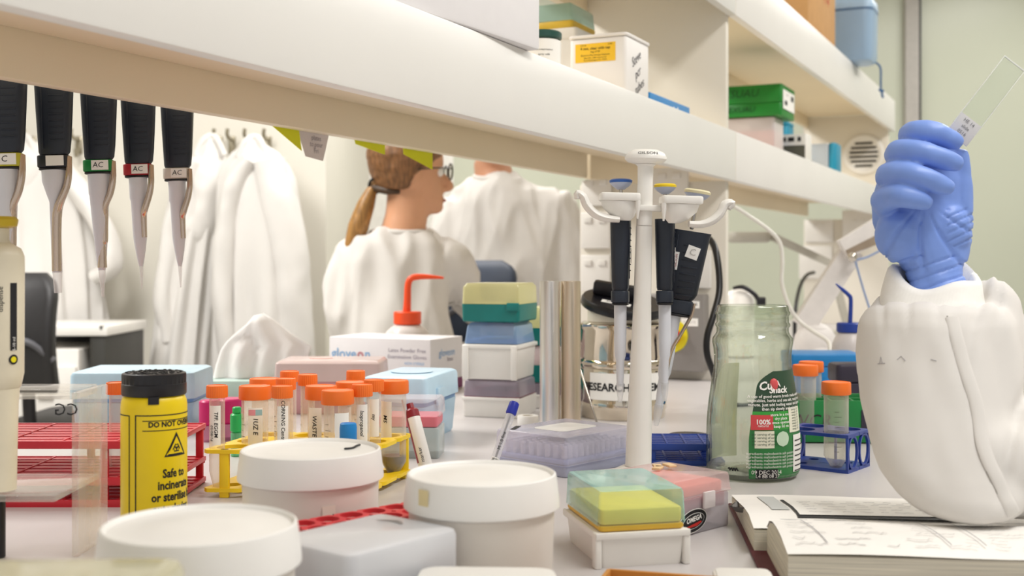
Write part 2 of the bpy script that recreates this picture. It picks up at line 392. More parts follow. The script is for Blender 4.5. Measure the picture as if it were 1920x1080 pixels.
# second bay
GRN = mat('green_plastic', '#16852c', .4, var=.04); GRN2 = mat('pale_green_plastic', '#63ad7f', .4)
o, w, h = crate(1330, 1452, -.70, .11, 218, 'storage_box', 'clear box with a pink base under the green box on the shelf', 'box', clear('frosted_box', '#f4eeee', '#ece2df', .6, .3), base=SZ)
m = M(); m.rblock(w-.006, .104, .005, .002, h*.72, mat('pink_plastic', '#e06b78', .5)); m.obj('pink_base', o)
zt = SZ+h; b = on_line(1452, -.70)
p = BL(-.755, b+.07); o = thing('freezer_box', 'bright green box with handwriting and a white label on the lower shelf', 'box', (p.x, p.y, zt+.0015), RB)
m = M(); m.rblock(.15, .16, .006, 0, .034, GRN); m.obj('base', o)
m = M(); m.rblock(.153, .163, .006, .0345, .082, GRN); T = face(-.03, -.0818, .06)
m.text('ESUAU', .03, mat('dark_green_ink', '#0c4a1d', .7), T, 0, 0, shear=.2); m.text('EXUAU', .022, mat('dark_green_ink'), face(-.03, -.0816, .018), 0, 0, shear=.2); m.obj('lid', o)
m = M(); T = face(.0770, 0, .044, PI/2); m.plate(.135, .05, .0006, LABEL, T); m.quad(.03, .014, INK, T @ Matrix.Translation((.04, .01, .0008))); m.quad(.03, .012, INK, T @ Matrix.Translation((-.035, -.008, .0008))); m.quad(.025, .003, GREY, T @ Matrix.Translation((-.02, .014, .0008))); m.obj('label', o)
for px, a, py, mt, lb, hh in ((-.770, 3.222, 224, mat('mid_blue_plastic', '#2f6cb8', .4), 'mid blue upright box between pink base and timer on shelf', 0), (-.764, 3.430, 231, mat('cyan_plastic', '#1e96b8', .4), 'cyan rounded box behind the timer on the shelf', 0)):
    p = BL(px, a); z = EYE+(HY-py)/F*p.y
    o = thing('tube_box', lb, 'box', (p.x, p.y, SZ), RB); m = M(); m.rblock(.055, .085, .012, 0, z-SZ-.012, mt); m.obj('box_body', o)
    m = M(); m.rblock(.057, .087, .012, z-SZ-.0115, z-SZ, mt, .004); m.obj('lid', o)
b = on_line(1512, -.655); a0 = on_cross(1455, b); p = BL((-.655+a0)/2, b+.04); z = EYE+(HY-250)/F*BL(-.655, b).y
o = thing('lab_timer', 'white digital timer with a dark display behind the shelf lip', 'timer', (p.x, p.y, SZ), RB); w = -.655-a0; h = z-SZ
m = M(); m.rblock(w, .07, .006, 0, h, WP); m.obj('timer_body', o)
m = M(); m.plate(w*.88, h*.5, .001, mat('lcd_dark', '#5a5b50', .25), face(0, -.0352, h*.42)); m.obj('display', o)
for i in range(3):
    m = M(); m.plate(w*.2 if i < 2 else w*.1, h*.12, .0015, INK, face(-w*.28+i*w*.27, -.0352, h*.85)); m.obj('button', o)
b = on_line(1568, -.66); a0 = on_cross(1520, b); p = BL((-.66+a0)/2, b+.05); z = EYE+(HY-268)/F*BL(-.66, b).y
o = thing('clear_box', 'clear plastic box with a cyan end beside the timer', 'box', (p.x, p.y, SZ), RB); w = -.66-a0; h = z-SZ
m = M(); m.rblock(w*.68, .1, .006, 0, h, clear('frosted_blue', '#e9eef4', '#dfe6ee', .45, .3), T=Matrix.Translation((-w*.16, 0, 0))); m.obj('box_body', o)
m = M(); m.rblock(w*.3, .1, .012, 0, h*1.02, mat('cyan_plastic'), .006, T=Matrix.Translation((w*.34, 0, 0))); m.obj('end_cap', o)

# top tier
b0 = on_line(1515, -.643); b1 = on_line(1566, -.643); p = BL(-.643-.13, (b0+b1)/2)
o = thing('cardboard_carton', 'brown cardboard carton on the top shelf', 'carton', (p.x, p.y, EYE+.5995), RB)
KRAFT = mat('brown_cardboard', '#c99a63', .8, var=.05, scale=25)
m = M(); m.box((0, 0, .15), (.26, b1-b0, .30), KRAFT, .003)
for y, t in ((.235, 'FRAGILE'), (.165, 'this way up')): m.text(t, .045, mat('red_ink', '#d85a38', .7), face(.1304, 0, y, PI/2), 0, 0)
m.obj('carton_body', o)
p = BL(-.622, on_line(1610, -.61)); o = thing('water_container', 'pale blue plastic container hanging over the end of the top shelf', 'container', (p.x, p.y, EYE+.625), RB)
PB = clear('pale_blue_plastic', '#c9dcee', '#a9c6e2', .8, .25, .2)
m = M(); m.rbox(.125, .15, .03, [(0, .02), (.004, .008), (.02, 0), (.16, -.002), (.163, .001)], PB, (1, 1)); m.obj('container_body', o)
m = M(); m.rbox(.129, .154, .03, [(.164, 0), (.172, -.001), (.195, .002), (.215, .02)], mat('pale_blue_lid', '#a8c4de', .35)); m.obj('lid', o)
m = M(); m.rbox(.1305, .1555, .03, [(.1595, 0), (.166, 0)], mat('slate_blue', '#4b6b90', .4)); m.obj('seal', o)
q = mat('cord_blue', '#35618f', .6)
m = M(); m.tube([(.056, .058, .012), (.070, .060, -.006), (.071, .060, -.05), (.071, .060, -.082)], .0032, q, 8, smooth=4)
m.tube([(.066, .056, -.075), (.073, .06, -.082), (.078, .062, -.078), (.074, .064, -.088), (.077, .066, -.102)], .0038, q, 8, smooth=4); m.obj('drain_cord', o)

# ------------------------------------------------------------------ pipettes
SHAFT = mat('shaft_white', '#dfe1e8', .4, var=.015)
TIPC = clear('tip_clear', '#ffffff', '#f6f6f8', .35, .15, .4)
EJ = mat('ejector_metal', '#cbb8a8', .22, 1.0, var=.03)
def pipette(name, label, loc, rz, collar, collar_col, style, tilt=(0, 0), group=None, text='AC', plunger=None, scale=1.0, H=.077, emblem=False, eject=True):
    """hangs from loc (top of the hand grip); the broad side looks to local -y; the ejector runs down on +x"""
    o = thing(name, label, 'pipette', loc, rz, group); o.rotation_euler.x, o.rotation_euler.y = tilt; o.scale = (scale,)*3
    m = M()
    lev = [(0, .0), (-.004, .0002), (-.03, .0012), (-.06, .0026), (-H+.003, .0036), (-H, .005)]
    m.loft([[(x*(1 if x < 0 else 1)-.0006*i, y, z) for x, y in rrect(.039-2*ins, .022-ins*1.2, .007)] for i, (z, ins) in enumerate(lev)][::-1], NAVY)
    for i in range(8):                                     # grip ridges on the broad side
        z = -.014-.0068*i; m.box((.003, -.0108+.00008*i, z), (.0155, .0011, .0014), NAVY, .0004)
    m.box((-.0115, -.0106, -.038), (.0012, .0012, .066), NAVY, .0003)
    m.obj('hand_grip', o)
    m = M(); cm = mat('collar_'+collar, collar_col, .4)
    m.rblock(.0325, .019, .006, -H-.0138, -H-.0004, cm, .0015, T=Matrix.Translation((-.0035, 0, 0)))
    m.rblock(.030, .018, .006, -H-.0165, -H-.0138, BLK, .001, T=Matrix.Translation((-.0035, 0, 0))); m.obj('collar', o)
    if not emblem: m = M(); T = face(.000, -.0097, -H-.0068); m.plate(.0185, .0108, .0004, LABEL, T)
    if text and not emblem: m.text(text, .0085, INK, T, -.002, 0, lift=.0006, shear=.1)
    if emblem: m = M(); T = face(*emblem); m.plate(.0045, .017, .0005, LABEL, T); m.text('GILSON', .0036, mat('red_print', '#a8484a', .6), T, 0, 0, lift=.0008, rot=PI/2)
    m.obj('label', o)
    m = M(); z = -H-.0165; c = -.004
    S = {'long': [(.0125, 0), (.0122, .012), (.008, .026), (.0055, .034), (.0052, .11)],
         'stand': [(.0070, 0), (.0068, .040), (.0062, .056), (.0046, .062), (.0042, .080), (.0036, .090)],
         'mid':  [(.0118, 0), (.0112, .022), (.0105, .024), (.0086, .055), (.006, .09), (.004, .108)],
         'fine': [(.0105, 0), (.0102, .024), (.009, .027), (.0078, .07), (.0058, .085), (.0036, .098), (.0022, .104)]}[style]
    m.lathe([(r, z-q) for r, q in S][::-1], SHAFT, 24, Matrix.Translation((c, 0, 0))); m.obj('shaft', o)
    L = S[-1][1]; m = M()
    tl = {'stand': (.0044, .0022, .018), 'long': (.0052, .0040, .022), 'mid': (.0040, .0012, .030), 'fine': (.0024, .0007, .026)}[style]
    m.lathe([(tl[0], z-L+.003), (tl[0]*.9, z-L-.006), (tl[1], z-L-tl[2])][::-1], TIPC, 16, Matrix.Translation((c, 0, 0))); m.obj('tip', o)
    if style == 'stand' and not eject: return plung(o, plunger)
    m = M()
    if style == 'long': P = [(.0125, z+.014), (.0125, z-.005), (.010, z-.018), (.003, z-.034), (-.0015, z-.046), (-.003, z-.07), (-.004, z-.1085)]; R = [.0042, .0044, .0046, .0052, .0062, .0060, .0060]
    elif style == 'mid': P = [(.0125, z+.014), (.0125, z-.006), (.009, z-.022), (.003, z-.036), (.001, z-.05), (.000, z-.074), (-.002, z-.080), (-.003, z-.105)]; R = [.004, .0044, .0045, .0046, .0050, .0052, .0048, .0062]
    else: P = [(.0125, z+.014), (.0125, z-.006), (.010, z-.020), (.004, z-.038), (.002, z-.047), (.0022, z-.070)]; R = [.0038, .0042, .0045, .0046, .0040, .0036]
    yo = -.006 if style == 'fine' else -.002
    R = [r*.84 for r in R]; m.tube([(x, yo-(.003 if 0 < i < 4 else 0), zz) for i, (x, zz) in enumerate(P)], R, EJ, 12, smooth=4); m.obj('tip_ejector', o)
    return plung(o, plunger)
def plung(o, plunger):
    if plunger:
        m = M(); m.cyl(.0022, .002, .030, STEEL); m.obj('plunger_rod', o)
        m = M(); m.lathe([(.004, .029), (.0095, .033), (.0125, .0365)], mat('button_side', '#c3cbe0', .4)); m.lathe([(.0125, .0366), (.013, .039), (.011, .0405), (0, .041)], mat('button_'+plunger[0], plunger[1], .4), cap=(1, 0)); m.obj('plunger_button', o)
    return o
for px, py, cn, cc, st, tx, lb in (
        (12, 155, 'yellow', '#c9c23a', 'mid', 'C', 'pipette with a yellow collar hanging from the shelf rail, at the frame edge'),
        (102, 167, 'black', '#23272f', 'long', '', 'pipette with a black collar, blank label and long steel ejector'),
        (186, 181, 'green', '#14853b', 'mid', 'AC', 'pipette with a green collar hanging from the shelf rail'),
        (260, 194, 'red', '#b3202e', 'fine', 'AC', 'pipette with a red collar hanging from the shelf rail'),
        (333, 207, 'white', '#d9d4c8', 'fine', 'AC', 'pipette with a white collar, last of the row under the shelf')):
    b = on_line(px, -.988); p = BL(-.988, b)
    k = {12: 1.04, 102: 1.0}.get(px, 1.0)
    pipette('pipette', lb, (p.x, p.y, EYE+.1815+.010), math.radians(6), cn, cc, st, (0, math.radians(-2)), 'pipettes hanging under the shelf', tx, scale=k)

# sticky notes hanging from the rail
def note(pts, m_, name, label, cat, a=-.9622, mark=False):
    q = [BL(a, on_line(px, a)) for px, py in pts]; q = [Vector((p.x, p.y, EYE+(HY-py)/F*p.y)) for p, (px, py) in zip(q, pts)]
    c = sum(q, Vector())/len(q); nn = Vector((CS, -SN, 0))*.0006; m = M()
    n = len(q); m.add([p-c for p in q]+[p-c-nn for p in q], [tuple(range(n)), tuple(range(2*n-1, n-1, -1))]+[(i, (i+1) % n, n+(i+1) % n, n+i) for i in range(n)], m_)
    if mark:
        e = Matrix.Translation(nn*1.6) @ Matrix.Rotation(PI/2+RB, 4, 'Z') @ Matrix.Rotation(PI/2, 4, 'X')
        for i, t in enumerate(('plates', 'to pour', 'Fri')): m.text(t, .010, mat('pencil', '#9a949c', .8), e, .004, .008-.009*i)
    o = m.obj(name, loc=c); return tag(o, label, cat)
NOTE = mat('yellow_note', '#dfe11c', .7, var=.02)
note([(506, 232), (560, 238), (566, 283)], NOTE, 'sticky_note', 'yellow paper corner hanging under the shelf rail left of the pale note', 'note')
note([(556, 236), (618, 247), (606, 302), (573, 293)], mat('pale_note', '#dcd3d2', .8), 'paper_note', 'pale pencilled note hanging under the shelf rail', 'note', -.9632, True)
note([(664, 258), (722, 268), (722, 290), (667, 270)], NOTE, 'sticky_note', 'yellow sticky note over the back of the ponytailed head', 'note')
note([(756, 272), (811, 282), (811, 318), (757, 289)], NOTE, 'sticky_note', 'yellow sticky note with a long corner next to the eyeglasses', 'note')

# ------------------------------------------------------------------ left foreground
c = W(-1, 0, .955); o = thing('bottle_dispenser', 'cream bottle top dispenser with a yellow rim and black scale', 'dispenser', (c.x, c.y, EYE-.1855), 0)
DC = mat('cream_plastic', '#e9e0c8', .35, sub=.0)
zz = lambda y: (HY-y)/F*.955+.1855
m = M(); m.lathe([(.013, zz(918)), (.0145, zz(760)), (.0155, zz(727)), (.0165, zz(725)), (.0188, zz(700)), (.0192, zz(500)), (.0190, zz(480)), (.0165, zz(466)), (.0085, zz(455)), (.0075, zz(448)), (.0075, zz(428))], DC, 36); m.obj('dispenser_body', o)
m = M(); m.lathe([(.009, zz(427.5)), (.0135, zz(424)), (.0145, zz(412)), (.012, zz(406)), (.0, zz(405))], mat('mustard_yellow', '#d2b41e', .35), 32, cap=(1, 0)); m.obj('rim_cap', o)
m = M(); R = .0194; m.wrap_rect(R, .84, 1.14, zz(655), zz(530), INK)
pts = [(.0115*math.cos(2*PI*i/20), .0115*math.sin(2*PI*i/20)) for i in range(20)]
def wrap_disc(m, R, ang, z, r, mt):
    m.add([(R*math.sin(ang), -R*math.cos(ang), z)]+[(R*math.sin(ang+r*math.cos(t)/R), -R*math.cos(ang+r*math.cos(t)/R), z+r*math.sin(t)) for t in [2*PI*i/20 for i in range(20)]], [(0, 1+i, 1+(i+1) % 20) for i in range(20)], mt)
wrap_disc(m, R+.0001, .98, zz(672), .0040, INK); wrap_disc(m, R+.0003, .98, zz(672), .0024, mat('bright_yellow', '#f2e413', .5))
m.wrap_text('5-10 ml', .0036, LABEL, R+.0003, 1.0, zz(643), rot=PI/2)
m.wrap_text('dispense', .006, INK, R+.0001, .45, zz(560), rot=PI/2); m.obj('scale_label', o)

ACR = clear('acrylic', '#fbfaf8', '#f4f0ea', .10, .06, .55)
c = W(100, 0, 1.0); o = thing('acrylic_stand', 'clear acrylic stand with a rounded window round the dispenser', 'stand', (c.x, 1.0, BENCH), 0)
xr = W(172, 0, 1.0).x-c.x; xl = W(-140, 0, 1.0).x-c.x; zt = .245-(728-HY)/F
m = M(); m.box((xr-.003, .005, zt/2), (.006, .07, zt-.001), ACR, .001); m.obj('side_panel', o)
m = M(); m.box(((xl+xr)/2-.004, .012, zt-.004), (xr-xl-.008, .05, .008), ACR, .001); m.obj('top_plate', o)
m = M(); m.box(((xl+xr)/2-.004, -.01, .0545), (xr-xl-.008, .1, .005), ACR, .001); m.obj('lower_plate', o)
m = M(); T = face((W(134, 0, .98).x-c.x), -.0315, zt-.0145); m.text('CG', .014, INK, T, 0, 0, sx=-1.); m.obj('handwriting', o)
m = M(); m.cyl(.006, .0, .0515, BLK); m.obj('foot', o, loc=(W(-4, 0, .97).x-c.x, -.03, 0))

def slat_rack(name, label, loc, rz, w, d, levels, nbar, ncross, m_, posts, t=.004, group=None):
    o = thing(name, label, 'rack', loc, rz, group)
    for z in levels:
        m = M()
        for i in range(nbar): m.box((0, -d/2+d*(i+.5)/nbar, z), (w, d/nbar*.66, t), m_, .0006)
        for i in range(ncross+1): m.box((-w/2+w*i/ncross, 0, z+.0005), (.0028, d, t+.001), m_, .0006)
        for s in (-1, 1): m.box((0, s*d/2, z-.001), (w, .003, t+.004), m_, .0008)
        m.obj('grid_shelf', o)
    for x, y in posts:
        m = M(); m.box((x, y, (levels[0]+levels[-1])/2), (.008, .005, levels[-1]-levels[0]+t), m_, .001); m.obj('post', o)
    return o
slat_rack('tube_rack', 'red slatted tube rack behind the clear acrylic stand', (W(60, 0, 1.235).x, 1.235, BENCH), 0, .33, .13, (.004, .0265, .063), 7, 6, RED,
          [(-.16, -.062), (-.16, .062), (.16, -.062), (.16, .062), (.098, -.062), (.04, .062), (-.07, .062)])

def falcon(label, px, Y, big, text=None, text2=None, tang=0., base=.004, rz=0., liquid=None, H=None, sticker=False, group='orange capped tubes in the yellow rack', capcol=None):
    p = W(px, 0, Y); o = thing('centrifuge_tube', label, 'tube', (p.x, p.y, BENCH+base), rz, group)
    r, cr, ch = (.0142, .0172, .0150) if big else (.0080, .0112, .0130)
    H = H or (.108 if big else .112); cone = .0165 if big else .022
    m = M(); m.lathe([(.003, .0), (r*.35, .001), (r, cone), (r, H-ch-.002), (r*.98, H-ch)], TUBEC, 28)
    for i in range(9 if big else 11):
        z = cone+.006+i*(H-ch-cone-.02)/(9 if big else 11)
        m.wrap_rect(r+.0002, -.2+tang-1.2, .35+tang-1.2 if i % 2 else .15+tang-1.2, z, z+.0005, mat('print_grey', '#6c675f', .7), 3)
    m.obj('tube_body', o)
    m = M(); n = 60; cm = capcol or ORANGE
    rg = lambda z, rr: [((rr-(.0004 if j % 2 else 0))*math.cos(2*PI*j/n), (rr-(.0004 if j % 2 else 0))*math.sin(2*PI*j/n), z) for j in range(n)]
    m.loft([rg(H-ch, cr*.97), rg(H-ch+.001, cr), rg(H-.002, cr*.985), rg(H-.0006, cr*.95), rg(H-.0003, cr*.88), rg(H-.0010, cr*.85)], cm); m.obj('screw_cap', o)
    if text:
        m = M(); hw = .55 if big else .75; z0, z1 = cone+.028, H-ch-.008
        m.wrap_rect(r+.0003, tang-hw, tang+hw, z0, z1, LABEL)
        s = .0070 if big else .0056
        m.wrap_text(text, s, INK, r+.0006, tang+(.16 if text2 else 0), (z0+z1)/2+.001, rot=-PI/2, shear=.15, bold=.01)
        if text2: m.wrap_text(text2, s*.85, INK, r+.0006, tang-.42, (z0+z1)/2-.008, rot=-PI/2, shear=.15)
        if sticker: m.wrap_rect(r+.0006, tang-.5, tang, z1-.008, z1-.002, mat('pink_print', '#e79aa8', .6)); m.wrap_rect(r+.0006, tang, tang+.5, z1-.008, z1-.002, mat('blue_print', '#9cc4cc', .6))
        m.obj('label', o)
    if liquid:
        m = M(); m.lathe([(.002, .001), (r*.33, .0018), (r*.95, cone+.0006), (r*.95, cone+.0006+liquid[1])], mat('liquid_'+liquid[0], liquid[0], .2), 24); m.obj('liquid', o)
    return o
falcon('orange capped tube standing alone in the red rack by the yellow canister', 219, 1.2425, False, group=None, base=.0085, H=.109)

# yellow canister
c = W(289, 0, 1.0); o = thing('waste_canister', 'yellow waste canister with a black screw lid and biohazard print', 'canister', (c.x, c.y, BENCH), 0)
zz = lambda y: .245+(HY-y)/F
R = .0273; YC = mat('canister_yellow', '#f3d306', .35, var=.015)
m = M(); m.lathe([(.0262, 0), (R, .002), (R, zz(760)), (.0268, zz(750)), (.0255, zz(743)), (.0245, zz(740))], YC, 64)
def wr(a0, a1, z0, z1): m.wrap_rect(R+.00025, a0, a1, z0, z1, INK)
A = 1.11; wd_ = .0006/R; ztop, zbot = zz(771), .012
for a0, a1 in ((A-1.38, A+1.38),):
    wr(a0, a1, ztop-.0009, ztop); wr(a0, a1, zbot, zbot+.0009)
    for s in (a0, a1): wr(s-.02, s+.02, zbot, ztop)
    for zq in (zz(781), zz(799)): wr(a0+.22, a1-.22, zq-.0007, zq)
wr(A-1.62-.02, A-1.62+.02, zbot, zz(772)); wr(A-2.6, A-1.62, zz(772)-.0009, zz(772))
m.wrap_text('DO NOT OVERFILL', .0062, INK, R+.00025, 1.02, zz(789), bold=.035, sx=.93)
zt0 = zz(832)                                               # warning triangle with three open rings
def tri(sz, mt, l):
    P = []; n = 8
    V = [(0, sz), (-sz*.9, -sz*.62), (sz*.9, -sz*.62)]
    for i in range(3):
        for k in range(n): P.append((V[i][0]+(V[(i+1) % 3][0]-V[i][0])*k/n, V[i][1]+(V[(i+1) % 3][1]-V[i][1])*k/n))
    rr = R+l; TA = 1.0
    m.add([(rr*math.sin(TA+x/rr), -rr*math.cos(TA+x/rr), zt0+y) for x, y in P]+[(rr*math.sin(TA), -rr*math.cos(TA), zt0)], [(i, (i+1) % len(P), len(P)) for i in range(len(P))], mt)
tri(.0125, INK, .0003); tri(.0088, YC, .0005)
def ring(x, y, r0, r1, a0, a1, l=.0007):
    n = 16; rr = R+l; TA = 1.0; vs = []
    for i in range(n+1):
        t = a0+(a1-a0)*i/n
        for q in (r0, r1): vs.append((rr*math.sin(TA+(x+q*math.cos(t))/rr), -rr*math.cos(TA+(x+q*math.cos(t))/rr), zt0+y+q*math.sin(t)))
    m.add(vs, [(2*i, 2*i+2, 2*i+3, 2*i+1) for i in range(n)], INK)
for k in range(3):
    t = PI/2+2*PI*k/3; ring(.0020*math.cos(t), -.001+.0020*math.sin(t), .0013, .0021, t+.55, t+2*PI-.55)
ring(0, -.001, .0006, .0011, 0, 2*PI); ring(0, -.001, .0026, .0031, 0, 2*PI)
for i, t in enumerate(('Safe to', 'incinerate', 'or sterilise by', 'autoclaving')):
    m.wrap_text(t, .0100, INK, R+.00025, (.95, .98, 1.02, .92)[i], zz(880+21.5*i), bold=.03, sx=.80)
m.obj('canister_body', o)
m = M(); n = 72; rg = lambda z, r, q=0: [((r-(q if j % 2 else 0))*math.cos(2*PI*j/n), (r-(q if j % 2 else 0))*math.sin(2*PI*j/n), z) for j in range(n)]
m.loft([rg(zz(739), .0262), rg(zz(737), .0268), rg(zz(718), .0268), rg(zz(717), .0265, .0008), rg(zz(702), .0266, .0008), rg(zz(699), .0262), rg(zz(697.5), .0245), rg(zz(697.5), .020), rg(zz(697.5)-.0006, .0196)], BLK)
for k in range(26):
    for r_ in (.010, .016, .0225): m.box((r_*math.cos(k*2.4+r_*90), r_*math.sin(k*2.4+r_*90), zz(697.3)), (.0022, .0012, .0009), BLK, T=None)
m.obj('screw_lid', o)
m = M(); m.wrap_rect(.0276, .12, .44, zz(752), zz(738), BLK); m.obj('tamper_tab', o)

# white tubs
def tub(px, Y, R, label, stick=(), yaw=0., scratch=None, group='white lidded tubs in the foreground'):
    c = W(px, 0, Y); o = thing('lidded_tub', label, 'tub', (c.x, c.y, BENCH), yaw, group)
    TB = mat('tub_body', '#eae3da', .4, var=.012)
    m = M(); m.lathe([(R*.88, 0), (R*.90, .002), (R*.935, .07)], TB, 64); m.obj('tub_body', o)
    m = M(); m.lathe([(R*.965, .0705), (R*1.0, .072), (R*1.0, .075), (R*.965, .092), (R*.955, .0945), (R*.935, .0952), (R*.915, .0945), (R*.90, .0925), (R*.62, .0922), (R*.6, .0926), (R*.3, .0926), (0, .0924)], mat('tub_lid', '#f8f6f2', .38, var=.008), 72, cap=(1, 0)); m.obj('lid', o)
    for kind, a, z, w, h in stick:
        m = M()
        if kind == 'lid': m.wrap_rect(R*.972+.0012, a-w/R/2, a+w/R/2, z, z+h, mat('yellowed_tape', '#ead9a8', .7))
        elif kind == 'body': m.wrap_rect(R*.935+.0004, a-w/R/2, a+w/R/2, z, z+h, mat('clear_tape', '#efe4d6', .3)); m.wrap_rect(R*.935+.0008, a+.05, a+.07, z+.001, z+h*.6, INK)
        m.obj('tape', o)
    if scratch:
        m = M(); m.tube([(x, y, .0932+.0004) for x, y in scratch], .0009, INK, 6, smooth=3); m.obj('hair_strand', o)
    return o
tub(583, .942, .058, 'white lidded tub in front of the yellow rack of orange capped tubes', [('body', .42, .043, .011, .016)], scratch=[(.026, .006), (.032, .010), (.034, .022), (.036, .026)])
tub(375, .6726, .0575, 'white lidded tub nearest the viewer, before the yellow canister')
tub(903, .834, .0553, 'white lidded tub with a scrap of yellowed tape on its lid rim', [('lid', -.78, .079, .010, .011)])

# red open rack between the tubs
o = thing('holed_rack', 'red rack with round holes lying between the white tubs', 'rack', (-.098, .888, BENCH), math.radians(42.5))
m = M(); REDL = mat('bright_red_plastic', '#d8363c', .4, var=.03)
m.holed(7, 2, .021, .0215, .0088, .051, .0545, REDL); m.obj('top_plate', o)
for s in (-1, 1):
    m = M(); m.box((s*.072, 0, .0255), (.003, .04, .0505), REDL, .001); m.obj('end_panel', o)
m = M(); m.box((0, 0, .004), (.140, .041, .004), REDL, .001); m.obj('base_plate', o)

# frosted white lidded box and its neighbours at the front
o = thing('frosted_box', 'frosted white lidded box in front of the red holed rack', 'box', (-.094, .7585, BENCH), math.radians(50))
FW = clear('frosted_white', '#eef0f2', '#e9eaee', .78, .22, .2)
m = M(); m.rblock(.094, .072, .007, 0, .040, FW); m.obj('base', o)
m = M(); m.rblock(.098, .076, .008, .0405, .070, FW, .004); m.obj('lid', o)
m = M(); m.tube([(.028, .020, .0704), (.034, .008, .0704), (.030, -.002, .0704)], [.0008, .003, .0008], mat('grey_smear', '#8f8a88', .6), 6, smooth=3, flat=.1); m.obj('ink_smear', o)
o = thing('white_tray_box', 'low white box at the bottom edge before the right tub', 'box', (-.0165, .706, BENCH), math.radians(-3))
m = M(); m.rblock(.088, .076, .014, 0, .0505, WP, .003); m.obj('box_body', o)
m = M(); m.rblock(.084, .072, .012, .0508, .0518, WPM, .0003); m.obj('lid_panel', o)
o = thing('yellow_lid_box', 'clear lidded tip box with yellow tips at the lower left corner', 'tip box', (-.212, .512, BENCH), math.radians(2))
m = M(); m.rblock(.118, .088, .008, 0, .058, WPM); m.obj('base', o)
m = M(); m.rblock(.106, .076, .006, .0585, .086, mat('pale_yellow_tips', '#dcd374', .5)); m.obj('tip_rack', o)
m = M(); m.rbox(.122, .092, .012, [(.0582, 0), (.1, .001), (.104, .003), (.105, .007)], clear('lid_yellowish', '#f6f4e2', '#e9e6cf', .34, .12, .4), (0, 1)); m.obj('lid', o)
o = thing('cardboard_tray', 'orange brown cardboard tray corner at the bottom edge', 'tray', (.0905, .762, BENCH), math.radians(-16))
TR = mat('orange_card', '#c98a3c', .7, var=.05); w, d, h = .076, .10, .030
m = M(); m.box((0, 0, .0015), (w, d, .003), TR); m.obj('tray_floor', o)
for cx, cy, sx, sy in ((-w/2, 0, .003, d), (w/2, 0, .003, d), (0, d/2, w, .003), (0, -d/2, w, .003)):
    m = M(); m.box((cx, cy, h/2), (sx, sy, h), TR, .0006); m.obj('tray_side', o)
o = thing('white_pad', 'white block at the bottom edge between tray and notebook', 'block', (.163, .815, BENCH), math.radians(-5))
m = M(); m.rblock(.042, .075, .006, 0, .022, WP, .002); m.obj('block_body', o); m = M(); m.rblock(.038, .071, .005, .0222, .0228, WPM, .0003); m.obj('top_sheet', o)

# ------------------------------------------------------------------ yellow rack with its tubes
fl, fr, br = G(378, 934), G(690, 938), G(777, 888)
ang = math.atan2(fr.y-fl.y, fr.x-fl.x); w = (fr-fl).length; d = .13
ctr = (fl+fr)/2+Vector((-math.sin(ang), math.cos(ang), 0))*d/2+Vector((.013, 0, 0))
o = thing('tube_rack', 'yellow rack holding the orange capped tubes', 'rack', (ctr.x, ctr.y, BENCH), ang)
sk = Matrix(((1, .20, 0, 0), (0, 1, 0, 0), (0, 0, 1, 0), (0, 0, 0, 1)))
for z0, z1, n in ((.046, .050, 'top_plate'), (.006, .010, 'base_plate')):
    m = M(); m.holed(4, 3, w/4, d/3, .0155 if n == 'top_plate' else .010, z0, z1, YEL, sk); m.obj(n, o)
for x, y in ((-w/2+.022, -d/2+.004), (w/2-.006, d/2-.008), (-w/2+.006, d/2-.006), (w/2-.02, -d/2+.004)):
    m = M(); m.box((x+.2*y, y, .025), (.010, .006, .05), YEL, .001); m.obj('post', o)
falcon('orange capped tube with a handwritten EGGM label, at the left end of the yellow rack', 407, 1.226, False, 'TFF. EGGM', '05/08/16', -.05)
falcon('wide orange capped tube labelled 1UZ E in the yellow rack', 478, 1.262, True, '1UZ E', None, .25, sticker=True)
falcon('wide orange capped tube close behind the one labelled 1UZ E', 496, 1.34, True)
falcon('narrow orange capped tube printed CentriStar in the yellow rack', 529, 1.222, False, 'CORNING CentriStar', None, .3)
falcon('narrow orange capped tube just behind the CentriStar tube', 536, 1.30, False)
falcon('orange capped tube standing tallest at the back left of the yellow rack', 543, 1.385, False)
falcon('orange capped tube between the tallest tube and the WASTE tube', 577, 1.345, False)
falcon('wide orange capped tube labelled WASTE in the yellow rack', 602, 1.262, True, 'WASTE', None, -.35)
falcon('wide orange capped tube behind the blue capped vial', 633, 1.218, True, 'TAE', None, .5)
falcon('orange capped tube labelled Isopropanol in the yellow rack', 679, 1.236, False, 'Isopropanol', None, .1)
falcon('wide orange capped tube behind the Isopropanol tube', 658, 1.303, True)
falcon('small orange cap furthest back in the yellow rack', 667, 1.39, False)
falcon('narrow orange capped tube with a long white label beside the dark liquid tube', 701, 1.285, False, 'my', None, .1)
falcon('wide orange capped tube with dark liquid at the right end of the yellow rack', 738, 1.318, True, 'MS', None, -.6, liquid=('#3b3226', .006))
c = W(653, 0, 1.165); o = thing('small_vial', 'small clear vial with a bright blue cap before the orange capped tubes', 'vial', (c.x, c.y, BENCH), 0)
m = M(); m.lathe([(.006, 0), (.0072, .001), (.0072, .060), (.0065, .066)], TUBEC, 24); m.obj('vial_body', o)
m = M(); m.lathe([(.0078, .0665), (.0086, .068), (.0086, .080), (.0080, .0838), (.0070, .0846)], mat('cap_blue', '#1c86cf', .4), 32); m.obj('cap', o)

